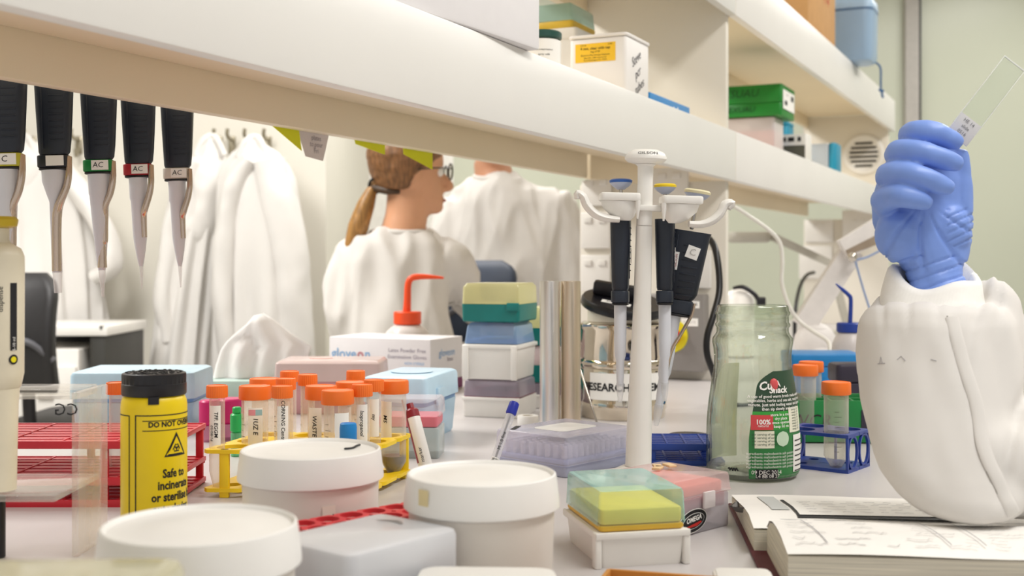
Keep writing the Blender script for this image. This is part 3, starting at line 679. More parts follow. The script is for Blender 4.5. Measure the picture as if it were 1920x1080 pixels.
# marker and ballpoint
def stick(name, label, cat, p0, p1, parts, rot=0.):
    d = (p1-p0); L = d.length; o = thing(name, label, cat, p0, 0); o.rotation_mode = 'QUATERNION'
    o.rotation_quaternion = Vector((0, 0, 1)).rotation_difference(d.normalized())
    for nm, prof, mt in parts(L):
        m = M(); m.lathe(prof, mt, 24); m.obj(nm, o)
    return o
DR = mat('dark_red_plastic', '#8e1a28', .4)
p0 = W(801, 893, 1.335); p0.z = BENCH+.005; p1 = W(768, 757, 1.36)
o = stick('marker_pen', 'white marker with a dark red cap leaning on the yellow rack', 'marker', p0, p1, lambda L: (
    ('barrel', [(.007, 0), (.0082, .002), (.0082, L-.018), (.0080, L-.0172)], WP), ('end_plug', [(.0082, L-.017), (.0082, L-.009), (.0062, L-.007), (.0045, L-.006), (.0040, L)], DR)))
m = M(); m.wrap_text('marker', .006, INK, .0085, -.1, .02, rot=PI/2); m.wrap_rect(.0084, -1.6, -.8, .012, .088, DR); m.obj('print', o)
p0 = W(916, 884, 1.30); p0.z = BENCH+.0046; p1 = W(965, 755, 1.345)
o = stick('ballpoint_pen', 'clear ballpoint pen with a blue cap standing tilted between tub and lidded box', 'pen', p0, p1, lambda L: (
    ('barrel', [(.003, 0), (.0048, .004), (.0050, L-.016)], clear('pen_clear', '#ffffff', '#efeff4', .4, .1, .5)),
    ('ink_tube', [(.0012, .001), (.0012, L-.018)], BLK), ('cap', [(.0052, L-.0155), (.0062, L-.014), (.0058, L-.001), (.0048, L)], mat('pen_blue', '#2b39b0', .35))))
m = M(); m.wrap_text('M 1.0 fine', .0055, INK, .0052, .1, .045, rot=PI/2); m.wrap_rect(.0053, -.9, 1.0, .006, .024, LABEL)
for i in range(9): m.wrap_rect(.0055, -.7+.18*i, -.62+.18*i+.02*(i % 3), .007, .023, INK, 2)
m.obj('print', o)

# ------------------------------------------------------------------ lidded tip boxes in the middle
fc, rc = G(1062, 898), G(1197, 869)
rz = math.atan2(rc.y-fc.y, rc.x-fc.x); ux = Vector((math.cos(rz), math.sin(rz), 0)); uy = Vector((-math.sin(rz), math.cos(rz), 0))
L_, D_ = .132, .112; c = fc+ux*L_/2+uy*D_/2
o = thing('tip_box', 'large frosted tip box with a see-through lid over a pale blue rack', 'tip box', (c.x, c.y, BENCH), rz)
FL = clear('frosted_lavender', '#f2f0f8', '#e4e2ee', .42, .16, .3)
m = M(); m.rblock(L_-.004, D_-.004, .004, 0, .013, clear('lavender_base', '#e3e4f2', '#c9cde6', .7, .2, .2)); m.obj('base', o)
m = M(); m.rblock(L_-.008, D_-.008, .004, .0135, .019, mat('periwinkle', '#9fabd8', .45))
for i in range(12):
    for j in range(8): m.cyl(.0032, .0192, .034, mat('tip_whitish', '#e7e5ef', .5), .0005, 8, Matrix.Translation((-.055+i*.010, -.044+j*.0125, 0)))
m.obj('tip_rack', o)
m = M(); m.rbox(L_, D_, .005, [(.0132, 0), (.042, .0015), (.0452, .0025), (.0460, .005)], FL, (0, 1)); m.obj('lid', o)
m = M(); m.rblock(L_*.52, D_*.45, .01, .0461, .0466, mat('painted_glare_label', '#f6f5f3', .3), .0002); m.plate(.03, .006, .0004, INK, Matrix.Translation((-.045, .04, .0462)) @ Matrix.Rotation(.5, 4, 'Z')); m.obj('label', o)  # white lid label with the lid's glare put into its colour

fc, rc = G(1262, 1012), G(1369, 986)
fc = Vector((.1414, 1.03, BENCH)); rc = Vector((.204, 1.089, BENCH))
rz = math.atan2(rc.y-fc.y, rc.x-fc.x); ux = Vector((math.cos(rz), math.sin(rz), 0)); uy = Vector((-math.sin(rz), math.cos(rz), 0))
L_, D_ = .086, .083; c = fc+ux*L_/2+uy*D_/2
o = thing('tip_box', 'clear hinged box with pink contents and an oval black sticker', 'tip box', (c.x, c.y, BENCH), rz)
m = M(); m.rblock(L_-.003, D_-.003, .003, 0, .0325, clear('grey_clear', '#e9e6ea', '#d9d3d8', .42, .12, .4)); m.obj('base', o)
m = M(); m.rblock(L_-.008, D_-.008, .003, .019, .032, mat('rose_pink', '#dc7683', .5)); m.rblock(L_-.012, D_-.012, .003, .0325, .043, mat('salmon_tips', '#f0a394', .6)); m.obj('tip_rack', o)
m = M(); m.rbox(L_, D_, .004, [(.0330, 0), (.0345, -.0012), (.036, 0), (.047, .001), (.0495, .002), (.0502, .004)], clear('pink_clear_lid', '#fbeeee', '#f4e2e2', .22, .1, .45), (0, 1)); m.obj('lid', o)
m = M(); m.rblock(.016, .003, .001, .022, .037, clear('latch', '#ffffff', '#f6eeee', .6), .0008, T=Matrix.Translation((.006, -D_/2-.002, 0))); m.obj('latch', o)
m = M(); T = face(-.014, -D_/2-.0002+.0012, .0125)
def oval(rx, ry, mt, l): m.add([(rx*math.cos(2*PI*i/36), ry*math.sin(2*PI*i/36), l) for i in range(36)], [tuple(range(36))], mt, T @ Matrix.Rotation(.12, 4, 'Z'))
oval(.0200, .0105, LABEL, .0006); oval(.0192, .0098, INK, .0008); oval(.0155, .0068, LABEL, .0010); oval(.0150, .0063, INK, .0012)
m.text('OMEGA', .0062, LABEL, T, .0, .0018, lift=.0015, bold=.03, rot=.12, shear=.2); m.prism([(-.011, -.004), (.010, -.0008), (.011, -.002), (.004, -.0046), (-.006, -.0052)], .0014, .0016, mat('sticker_red', '#c62a22', .5), T); m.obj('sticker', o)
m = M(); TN = mat('tan_scrap', '#e7c79b', .7)
for x, y, r in ((-.004, .008, .4), (.008, .004, 1.2), (.003, .014, .9)):
    m.box((x, y, .0526+.0016*(r > 1)), (.014, .008, .0022), TN, .0006, T=Matrix.Translation((x, y, 0)) @ Matrix.Rotation(r, 4, 'Z') @ Matrix.Translation((-x, -y, 0)))
m.obj('tape_scrap', o)

c0 = G(1116, 1064); c1 = G(1281, 1066); rz = math.radians(2); L_, D_ = .071, .105
ctr = (c0+c1)/2+Vector((-math.sin(rz-.35), math.cos(rz-.35), 0))*0+Vector((-.012, D_/2+.001, 0))
SK = Matrix(((1, -.30, 0, 0), (0, 1, 0, 0), (0, 0, 1, 0), (0, 0, 0, 1)))
rz = math.radians(13); ctr = Vector((.094, .990, BENCH))
o = thing('tip_box', 'white tip box with yellow tips under a teal tinted lid', 'tip box', ctr, rz)
m = M(); m.rbox(.074, .100, .005, [(0, .0035), (.002, .003), (.028, .0), (.0285, .001)], WP)
for sx in (-1, 1): m.rblock(.006, .010, .002, 0, .028, WP, .001, T=Matrix.Translation((sx*.0375, -.046, 0)))
m.box((0, -.0505, .026), (.080, .003, .0055), WP, .001); m.box((-.038, 0, .0255), (.003, .098, .006), WP, .001); m.obj('base', o)
m = M(); m.rblock(.072, .098, .004, .0288, .0335, mat('amber_plastic', '#e3b73c', .45)); m.rblock(.069, .095, .004, .0337, .0465, mat('lemon_tips', '#efe06a', .5), .002)
m.obj('tip_rack', o)
m = M(); m.rbox(.0745, .1005, .005, [(.0337, 0), (.058, .0012), (.0608, .0025), (.0615, .005)], clear('teal_clear_lid', '#fcfffe', '#a9dfdb', .10, .1, 1.1), (0, 1)); m.obj('lid', o)

# blue slatted rack behind
slat_rack('tube_rack', 'small blue slatted rack between the frosted tip box and the jar', (.211, 1.447, BENCH), math.radians(-3), .090, .082, (.003, .0235), 6, 4, BLUE, [(-.040, -.037), (.030, -.037), (-.040, .037), (.030, .037)], .004)

# ------------------------------------------------------------------ boxes at the back of the bench
def lidbox(name, label, cat, cpt, rz, w, d, h, hl, mbase, mlid, mseam=None, r=.010):
    o = thing(name, label, cat, (cpt[0], cpt[1], BENCH), rz)
    m = M(); m.rbox(w, d, r, [(0, .006), (.004, .004), (h-hl-.006, .0)], mbase); m.obj('base', o)
    if mseam: m = M(); m.rblock(w-.001, d-.001, r, h-hl-.0055, h-hl-.0005, mseam, .0005); m.obj('rim', o)
    m = M(); m.rbox(w+.006, d+.006, r, [(h-hl, 0), (h-.006, .001), (h-.002, .003), (h, .008)], mlid); m.obj('lid', o)
    return o
LB = clear('ice_box_blue', '#cfe6f4', '#b4d9f0', .82, .2, .1); LB2 = mat('ice_lid_blue', '#c2e0f2', .3); SEAM = mat('seam_blue', '#6da0d2', .35)
c = W(268, 0, 1.72); lidbox('ice_box', 'pale blue lidded box behind the yellow canister', 'box', (c.x, 1.725), math.radians(1), .172, .12, .088, .038, LB, LB2, SEAM)
c = W(786, 0, 1.64); o = lidbox('ice_box', 'pale blue lidded box with a latch, right of the yellow rack', 'box', (-.1405, 1.645), math.radians(-14), .088, .15, .090, .034, LB, LB2, SEAM)
m = M(); m.rblock(.004, .026, .001, .048, .072, LB2, .001, T=Matrix.Translation((.0482, -.02, 0))); m.obj('latch', o)
m = M(); m.lathe([(.028, .0902), (.030, .0912), (.026, .0915), (.0, .0915)], LB2, 40, cap=(1, 0)); m.obj('lid_boss', o)
o = thing('tip_box', 'clear box with a pink rack squeezed between yellow rack and pale blue box', 'tip box', (W(770, 0, 1.49).x, 1.487, BENCH), math.radians(-4))
m = M(); m.rblock(.080, .060, .004, 0, .038, clear('grey_clear_far', '#e6ecea', '#d5dfdd', .55, .15, .3)); m.obj('base', o)
m = M(); m.rblock(.076, .056, .004, .0385, .052, mat('rose_pink', '#dc7683', .5)); m.obj('tip_rack', o)
m = M(); m.rbox(.082, .062, .005, [(.0525, 0), (.070, .001), (.0735, .004)], LIDC, (0, 1)); m.obj('lid', o)
c = W(624, 0, 1.93); o = thing('pink_box', 'translucent pale pink lidded box behind the orange caps', 'box', (c.x, 1.93, BENCH), math.radians(-1))
PK = clear('pale_pink', '#fbeceb', '#f1dcd8', .7, .2, .2)
m = M(); m.rblock(.166, .105, .006, 0, .052, mat('rose_far', '#e3a9ab', .5)); m.obj('base', o)
m = M(); m.rbox(.172, .112, .007, [(.0525, 0), (.081, .002), (.085, .007)], PK); m.obj('lid', o)
m = M(); m.prism([(-.02+.02*math.cos(t*.4), .006+.012*math.sin(t*.4)) for t in range(16)], .0852, .0858, mat('salmon_patch', '#f3c0b8', .6)); m.obj('sticker', o)
c = W(470, 0, 2.12); o = thing('tissue_box', 'low pale green tissue box in front of the hanging coats', 'tissue box', (c.x, 2.12, BENCH), math.radians(2))
m = M(); m.rblock(.165, .10, .006, 0, .034, mat('pale_teal_card', '#bcd2ca', .45)); m.obj('box_body', o)
m = M(); m.rblock(.09, .03, .012, .0342, .0348, mat('slot_film', '#dfe7e6', .2), .0002); m.obj('slot', o)
# tissue: a tented sheet with pleats
o = thing('tissue', 'white tissue pulled up to a peak out of the pale green box', 'tissue', (c.x+.015, 2.12, BENCH+.0352), 0)
TS = mat('tissue_white', '#f7f4f2', .9, var=.01); m = M(); rings = []
for k, (z, hw, cx, dp) in enumerate(((0, .082, .0, .016), (.02, .080, .002, .015), (.045, .080, .010, .013), (.06, .078, .018, .011), (.078, .052, .008, .009), (.10, .025, .002, .006), (.114, .008, .0, .003))):
    rg = []
    for j in range(48):
        t = 2*PI*j/48; x = hw*math.cos(t); rg.append((cx+x, dp*math.sin(t)*(1+.5*math.sin(x*140+k*.5))+.004*math.sin(x*95+k), z+.004*math.sin(x*60)*(k > 1)))
    rings.append(rg)
m.loft(rings, TS); m.obj('tissue_sheet', o, sharp=70)
MG = mat('magenta_plastic', '#d81b72', .35)
for px, Y, r in ((393, 1.60, .014), (432, 1.62, .0185)):
    c = W(px, 0, Y); o = thing('magenta_tube_pot', 'magenta topped pot behind the EGGM tube' if px < 400 else 'wider magenta topped pot between EGGM tube and green vial', 'pot', (c.x, Y, BENCH), 0)
    m = M(); m.lathe([(r*.9, 0), (r*.96, .002), (r*.96, .022)], clear('pink_clear', '#f6c3da', '#eea7c6', .5)); m.obj('pot_body', o)
    m = M(); m.cyl(r, .0225, .056, MG, .002); m.obj('cap', o)
c = W(444, 0, 1.475); o = thing('green_vial', 'small vial with a bright green cap behind the yellow rack', 'vial', (c.x, 1.475, BENCH), 0)
m = M(); m.cyl(.0075, 0, .030, clear('green_clear', '#b8ecc8', '#7fd6a0', .5)); m.obj('vial_body', o)
m = M(); m.cyl(.0082, .0305, .054, mat('vivid_green', '#23b65c', .35), .002); m.cyl(.0055, .0542, .062, mat('vivid_green'), .001); m.obj('cap', o)

# glove carton and wash bottle
GLR = RB; fr = Vector(W(807, 0, 2.17)); h = .245-(637-490)/F*2.17
c = Vector((fr.x, 2.17, 0))+Vector((-CS, SN, 0))*.112+Vector((SN, CS, 0))*.063
o = thing('glove_box', 'white carton of latex gloves with pale blue lettering', 'carton', (c.x, c.y, BENCH), GLR)
GC = mat('glove_card', '#efecef', .5, var=.01); m = M(); m.box((0, 0, h/2), (.224, .126, h), GC, .0015); m.obj('carton_body', o)
m = M(); T = face(0, -.0634, h/2); LBT = mat('light_blue_print', '#86b6e4', .6); GRT = mat('grey_print', '#9a93a2', .6); PUR = mat('plum_print', '#7a1f5e', .5)
m.text('glove', .027, LBT, T, -.078, .018, bold=.01); m.text('o', .027, mat('rose_print', '#c8868f', .6), T, -.0405, .018, bold=.03); m.text('n', .027, LBT, T, -.0245, .018, bold=.01); m.text('latex', .017, GRT, T, -.046, -.002)
m.obj('front_print', o); m = M(); m.text('Latex Powder Free', .0105, GRT, T, .062, .028); m.text('Examination Gloves', .0105, GRT, T, .062, .016); m.text('NON STERILE', .007, LBT, T, .078, .004)
m.obj('side_note_print', o)
m = M(); m.box((.0, 0, .011), (.2246, .1266, .020), PUR, 0); m.obj('plum_band', o)
m = M(); BL2 = mat('steel_blue_print', '#7f94be', .5)
for x, s in ((.055, 1.0), (.075, .8), (.092, .6)):
    P = [(-.024, -.022), (.002, .008), (.016, .004), (.020, -.022)]
    m.tube([(x+a*s, -.0638, h/2-.018+b*s) for a, b in P], .0016, BL2, 6, smooth=3)
m.obj('glove_outline_print', o)
m = M(); T = face(.1124, 0, h/2, PI/2); m.text('gloveon', .020, LBT, T, 0, .022); m.text('latex', .012, GRT, T, .012, .009); m.box((0, -.038, .0004), (.04, .012, .0006), mat('leaf_green', '#63b23c', .5), .0002, T=T); m.obj('end_print', o)
c = W(764, 0, 2.42); ORG = mat('wash_orange', '#f2501c', .4)
o = thing('wash_bottle', 'wash bottle with an orange cap and bent spout behind the glove carton', 'bottle', (c.x, c.y, BENCH), 0)
q = lambda y: .245+(HY-y)/F*2.42
m = M(); m.lathe([(.042, 0), (.0455, .004), (.046, q(632)), (.044, q(622)), (.034, q(614)), (.026, q(609))], clear('wash_milk', '#f4eeea', '#f0e8e4', .75, .3), 40); m.obj('bottle_body', o)
m = M(); m.cyl(.0285, q(608), q(584), ORG, .002, 40); m.obj('screw_cap', o)
m = M(); X = lambda px: (px-764)/F*2.42
m.tube([(X(763), 0, q(584)), (X(764), 0, q(560)), (X(765), 0, q(535)), (X(770), 0, q(523)), (X(782), 0, q(519)), (X(805), 0, q(519)), (X(832), 0, q(521))], [.0085, .0075, .0070, .0068, .0066, .0050, .0022], ORG, 12, smooth=4); m.obj('spout', o)

# tip box stacks
YL = clear('lemon_clear', '#f6f3c4', '#ece8b4', .62, .2, .2); BLC = clear('blue_clear', '#c9dcf0', '#a6c4e6', .45, .12, .4); GRC = clear('smoke_clear', '#d5ced6', '#b7aebb', .55, .15, .3)
def tipstack(px, Y, rz, layers, group):
    c = W(px, 0, Y)
    for z0, z1, w, d, kind, label in layers:
        o = thing('tip_box', label, 'tip box', (c.x, c.y, BENCH+z0+.0004), rz, group); H = z1-z0-.0008
        if kind == 'teal':                # teal base, lemon lid
            m = M(); m.rbox(w, d, .006, [(0, .003), (.002, .001), (H*.46, 0)], TEAL); m.obj('base', o)
            m = M(); m.rbox(w-.001, d-.001, .006, [(H*.465, 0), (H*.9, .001), (H, .006)], YL); m.obj('lid', o)
            m = M(); m.rblock(.02, .004, .001, H*.30, H*.5, TEAL, .001, T=Matrix.Translation((w*.40, -d/2-.002, 0))); m.obj('latch', o)
        elif kind == 'tealpink':
            m = M(); m.rbox(w, d, .006, [(0, .003), (.002, .001), (H*.48, 0)], TEAL); m.obj('base', o)
            m = M(); m.rbox(w-.001, d-.001, .006, [(H*.485, 0), (H*.9, .001), (H, .006)], clear('pink_grey', '#efdcdc', '#e4d2d2', .65, .2, .2)); m.obj('lid', o)
        elif kind == 'white':
            m = M(); m.rbox(w, d, .006, [(0, .004), (.002, .003), (H*.62, 0)], WP); m.box((0, -d/2-.0005, H*.58), (w*1.02, .003, .006), WP, .001); m.box((w/2+.0005, 0, H*.58), (.003, d*1.02, .006), WP, .001)
            for sx in (-1, 1): m.rblock(.010, .006, .002, 0, H*.6, WP, .001, T=Matrix.Translation((sx*(w/2-.005), -d/2-.001, 0)))
            m.obj('base', o)
            m = M(); m.rblock(w-.008, d-.008, .004, H*.625, H*.70, mat('royal_blue', '#3561b8', .4)); m.obj('tip_rack', o)
            m = M(); m.rbox(w-.002, d-.002, .006, [(H*.63, 0), (H*.94, .004), (H, .009)], BLC); m.obj('lid', o)
        elif kind == 'plum':
            m = M(); m.rbox(w, d, .006, [(0, .002), (.002, .001), (H*.52, 0)], WP); m.box((0, -d/2-.0005, H*.5), (w*1.02, .003, .005), WP, .001); m.obj('base', o)
            m = M(); m.rblock(w-.004, d-.004, .004, H*.525, H*.70, mat('raspberry', '#9c3a5a', .45)); m.obj('tip_rack', o)
            m = M(); m.rbox(w-.002, d-.002, .006, [(H*.56, 0), (H*.96, .002), (H, .006)], GRC); m.obj('lid', o)
tipstack(938, 1.885, RB+math.radians(8), [(0, .059, .095, .10, 'plum', 'white tip box with a raspberry rack at the bottom of the tall stack'),
    (.0595, .149, .090, .105, 'white', 'tall white tip box with a blue clear lid, in the middle of the stack'),
    (.1495, .211, .096, .105, 'teal', 'teal tip box with a pale yellow lid topping the tall stack')], 'tip boxes in the tall stack')
tipstack(1022, 2.00, RB+math.radians(8), [(0, .042, .085, .10, 'plum', 'white tip box at the bottom of the shorter stack by the metal tubes'),
    (.0425, .104, .086, .10, 'tealpink', 'teal tip box with a pinkish lid in the shorter stack'),
    (.1045, .168, .084, .10, 'teal', 'teal tip box with a greenish yellow lid topping the shorter stack')], 'tip boxes in the shorter stack')
c = W(990, 0, 1.76); o = thing('tape_roll', 'small white roll of tape lying by the bottom tip box', 'tape roll', (c.x, c.y, BENCH), 0)
m = M(); m.lathe([(.0085, .0), (.0155, .0), (.016, .001), (.016, .013), (.0155, .014), (.0085, .014)], WP, 36, cap=(0, 0)); m.lathe([(.0085, .0), (.0085, .014)], CREAM, 36, cap=(0, 0)); m.obj('roll', o)

# metal tubes
for px, y, mt, lb in ((1031, 1.70, mat('aluminium', '#e6e2de', .32, 1., aniso=(40, 40, 1)), 'silver metal tube standing next to the tall tip box stack'), (1070, 1.71, mat('champagne_metal', '#dccdb8', .34, 1., aniso=(40, 40, 1)), 'champagne coloured metal tube standing beside the silver one')):
    c = W(px, 0, y); o = thing('metal_tube', lb, 'tube', (c.x, c.y, BENCH), 0, 'metal tubes'); R = .0147; H = .245-(527-490)/F*y
    m = M(); m.lathe([(R*.93, 0), (R, .001), (R, H-.001), (R*.98, H), (R*.9, H), (R*.88, H-.001), (R*.88, .002)], mt, 40, cap=(1, 1)); m.obj('tube_wall', o)

# glass-bright steel canister with a black screw lid
c = W(1168, 0, 1.86); o = thing('steel_canister', 'shiny steel canister with a black screw lid behind the pipette stand', 'canister', (c.x, c.y, BENCH), 0)
q = lambda y: .245+(HY-y)/F*1.80
R = .067; m = M(); m.lathe([(R*.97, 0), (R, .003), (R, q(775)), (R*1.03, q(770)), (R*1.03, q(757)), (R, q(752)), (R, q(700)), (R*.99, q(694)), (R*1.03, q(690)), (R*1.03, q(682)), (R*.99, q(678)), (R, q(672)), (R, q(622)), (R*1.04, q(618)), (R*1.04, q(610)), (R*.93, q(606))], mat('bright_steel', '#d9cfbe', .07, 1., var=.1, scale=18), 56); m.obj('canister_body', o)
m = M(); m.lathe([(R*.84, q(606)+.0005), (R*.84, q(582))], mat('canister_neck', '#efe9dc', .4), 40); m.obj('neck', o)
TL = Matrix.Translation((0, 0, q(574))) @ Matrix.Rotation(math.radians(7), 4, 'Y') @ Matrix.Rotation(math.radians(14), 4, 'X')
m = M(); m.lathe([(R*.98, -.006), (R*1.0, -.004), (R*1.0, .004), (R*.96, .008), (0, .009)], BLK, 56, TL, (1, 0)); m.obj('screw_lid', o)
m = M(); m.box((-.012, .004, .020), (.078, .016, .024), BLK, .005, T=TL @ Matrix.Rotation(math.radians(-10), 4, 'Z')); m.obj('grip_bar', o)
m = M(); m.plate(.046, .014, .0006, LABEL, TL @ Matrix.Translation((-.014, -.030, .0092)) @ Matrix.Rotation(math.radians(-14), 4, 'Z')); m.text('SHOTS', .011, INK, TL @ Matrix.Translation((-.014, -.030, .0092)) @ Matrix.Rotation(math.radians(-14), 4, 'Z'), 0, 0, lift=.001, shear=.2); m.obj('lid_label', o)
m = M(); m.wrap_rect(R+.0022, -.92, 1.15, q(752)+.001, q(700), LABEL); m.wrap_text('RESEARCH & DEMO', .0165, INK, R+.0026, -.02, q(727), bold=.03, sx=1.02); m.obj('paper_label', o)
p0 = W(1086, 688, 1.74); p1 = W(1122, 800, 1.70); p1.z = BENCH+.004
o = stick('stirring_rod', 'thin steel rod leaning at the left of the steel canister', 'rod', p1, p0, lambda L: (('rod', [(.0012, 0), (.0016, .001), (.0016, L-.001), (.0012, L)], STEEL),))

# emergency stop box on the panel
a = on_cross(1288, P1); p = BL(a, P1); yb = p.y-.05
zc = EYE+(HY-622)/F*p.y; o = thing('control_box', 'grey steel control box with a red stop button on a yellow disc', 'control box', (p.x, p.y, zc), RB)
p.y
m = M(); m.box((-.012, -.021, 0), (.118, .04, .158), mat('painted_steel', '#8f8a86', .45, .2), .003); m.obj('enclosure', o)
T = face(-.020, -.0412, -.006); m = M(); m.lathe([(.034, 0), (.035, .001), (.034, .003), (0, .0032)], mat('signal_yellow', '#e9dc20', .45), 40, T, (1, 0)); m.obj('yellow_disc', o)
m = M(); m.lathe([(.013, .0034), (.013, .012), (.018, .014), (.0185, .020), (.016, .025), (0, .0265)], mat('stop_red', '#d4152a', .3), 32, T @ Matrix.Translation((.006, 0, 0)), (1, 0)); m.obj('stop_button', o)
m = M(); T2 = face(.022, -.0412, 0); m.plate(.034, .014, .0006, LABEL, T2, 0, .058); m.text('LASER', .010, INK, T2, 0, .058, lift=.0008); m.obj('upper_label', o); m = M(); m.plate(.036, .016, .0006, LABEL, T2, -.004, .022); m.text('ISOLATE', .007, GREY, T2, -.004, .022, lift=.0008); m.obj('lower_label', o)

# ------------------------------------------------------------------ pipette stand
SY = 1.30; k = SY/F; c = W(1196, 0, SY); q = lambda y: .245+(HY-y)*k; X = lambda px: (px-1196)*k
o = thing('pipette_stand', 'white carousel pipette stand with a mushroom top', 'stand', (c.x, SY, BENCH), 0); o.rotation_euler.y = math.radians(1.4)
m = M(); m.lathe([(.055, 0), (.057, .002), (.056, .006), (.030, .012), (.018, .018)], WP, 48); m.obj('base', o)
m = M(); m.lathe([(.0145, .0185), (.0138, q(800)), (.0110, q(640)), (.0098, q(560)), (.0090, q(430)), (.0090, q(424))], WP, 40); m.lathe([(.0086, q(423)), (.0086, q(395))], WP, 32); m.obj('column', o)
m = M(); m.lathe([(.0088, q(385)), (.0084, q(340)), (.0088, q(312)), (.0115, q(308))], WP, 36); m.obj('neck', o)
m = M(); m.lathe([(.012, q(307.5)), (.020, q(304)), (.0232, q(299)), (.0232, q(295)), (.020, q(286)), (.013, q(281)), (0, q(279))], WP, 48, cap=(1, 0))
m.obj('mushroom_top', o)
m = M(); v_, f_ = glyphs('GILSON'); zf = lambda r: q(279)-(r/.0232)**2*(q(279)-q(291))
out = []
for x, y, _ in v_:
    zz_ = q(289.5)+y*.0042; r = .0232-(zz_-q(295))/(q(286)-q(295))*.0032+.0007; ag = x*.30; out.append((r*math.sin(ag), -r*math.cos(ag), zz_))
m.add(out, f_, INK); m.obj('lettering', o)
m = M(); m.rblock(X(1225)-X(1178), .014, .004, q(396), q(385), WP, .001, T=Matrix.Translation((X(1204), -.006, 0))); m.obj('cross_bar', o)
for s, x0, x1, ytop in ((-1, 1109, 1183, 362), (1, 1222, 1298, 365)):
    cx = X((x0+x1)/2)
    m = M(); m.rblock(X(x1)-X(x0), .036, .005, q(ytop+18), q(ytop+3), WP, .002, T=Matrix.Translation((cx, -.016, 0))); m.obj('holder_block', o)
    m = M(); rings = []
    for z, ex, ey, off in ((q(ytop+18.3), .0205, .0165, 0), (q(ytop+32), .0185, .015, .001*s*-1), (q(ytop+45), .013, .011, .004*-s), (q(ytop+53), .006, .006, .007*-s)):
        rings.append([(cx+off*(1 if s < 0 else 1)+ex*math.cos(2*PI*j/28), -.016+ey*math.sin(2*PI*j/28), z) for j in range(28)])
    m.loft(rings, WP); m.obj('holder_cup', o)
    m = M(); P = [(0, 52), (-24, 50), (-44, 43), (-60, 28), (-68, 12), (-78, 6), (-79, 16)] if s < 0 else [(14, 54), (38, 54), (58, 46), (72, 32), (80, 16), (92, 14), (86, 24)]
    mid = (x0+x1)/2
    m.tube([(X(mid+a), -.022, q(ytop+b)) for a, b in P], [.008, .010, .0115, .0115, .011, .010, .008], WP, 14, smooth=4, flat=.42); m.obj('hook_arm', o)
    m = M(); xx = X(1178 if s < 0 else 1226); m.tube([(xx, -.030, q(ytop+17)), (xx, -.030, q(ytop+30)), (xx, -.028, q(ytop+50))], [.0030, .0026, .0010], WP, 8); m.obj('peg', o)
GP = 'pipettes on the white stand'
def hung(label, px, ytop, dY, rz, H, tilt, style, plunger, emb, sc=1.0, ej=False):
    Y = SY+dY; p = W(px, ytop, Y)
    return pipette('pipette', label, p, rz, 'navy', '#222a38', style, tilt, GP, None, plunger, sc, H, emb, ej)
hung('navy pipette with a blue button on the white stand', 1164, 404, .016, math.radians(80), .084, (0, math.radians(1.5)), 'stand', ('blue', '#2c5fb0'), (0, -.0112, -.045))
hung('upright navy pipette with a yellow button on the white stand', 1247, 412, .03, math.radians(80), .080, (0, math.radians(1.5)), 'stand', ('yellow', '#f0cf1c'), (0, -.0112, -.04))
o = hung('tilted navy pipette with a cream button and a sticker, right of the stand', 1296, 434, .055, math.radians(-8), .066, (0, math.radians(9)), 'stand', ('cream', '#e9dfb8'), (-.010, -.0114, -.030), 1.2)
m = M(); m.tube([(.0135, -.004, -.068), (.0125, -.005, -.080), (.006, -.006, -.098), (-.001, -.006, -.118), (-.002, -.005, -.150)], .0017, EJ, 8, smooth=4); m.obj('tip_ejector', o)
m = M(); T = face(.0045, -.0112, -.020); m.plate(.012, .012, .0006, LABEL, T @ Matrix.Rotation(-.2, 4, 'Z')); m.text('C', .009, GREY, T, 0, 0, lift=.0012); m.obj('sticker', o)

# cables
def cable(name, label, pts, r, mt, cat='cable'):
    P = [W(*p) for p in pts]; c = P[-1].copy(); m = M(); m.tube([p-c for p in P], r, mt, 10, smooth=6); o = m.obj(name, loc=c); return tag(o, label, cat)
cable('power_cable', 'thick black cable curving down to the right of the pipette stand', [(1318, 450, 2.05), (1330, 448, 2.03), (1343, 475, 2.0), (1349, 540, 1.98), (1338, 590, 1.96), (1326, 630, 1.95), (1326, 665, 1.95), (1338, 700, 1.96), (1352, 745, 1.98), (1385, 762, 1.98), (1430, 757, 2.0)], .0058, mat('cable_black', '#17171a', .35))
cable('charger_cable', 'white cable hanging below the far shelf', [(1376, 387, 2.5), (1400, 402, 2.5), (1440, 430, 2.5), (1462, 455, 2.5), (1467, 490, 2.5), (1466, 530, 2.5), (1478, 570, 2.5), (1497, 600, 2.5), (1525, 622, 2.48), (1552, 640, 2.45), (1556, 660, 2.43), (1556, 700, 2.43), (1556, 712, 2.43)], .0042, mat('cable_white', '#eeebe2', .4))
cable('lamp_lead', 'thin black lead bending out of the far outlet', [(1526, 511, 3.98), (1514, 515, 3.9), (1503, 530, 3.8), (1496, 552, 3.7), (1491, 585, 3.6), (1490, 630, 3.6), (1490, 639.7, 3.6)], .006, mat('cable_black'))
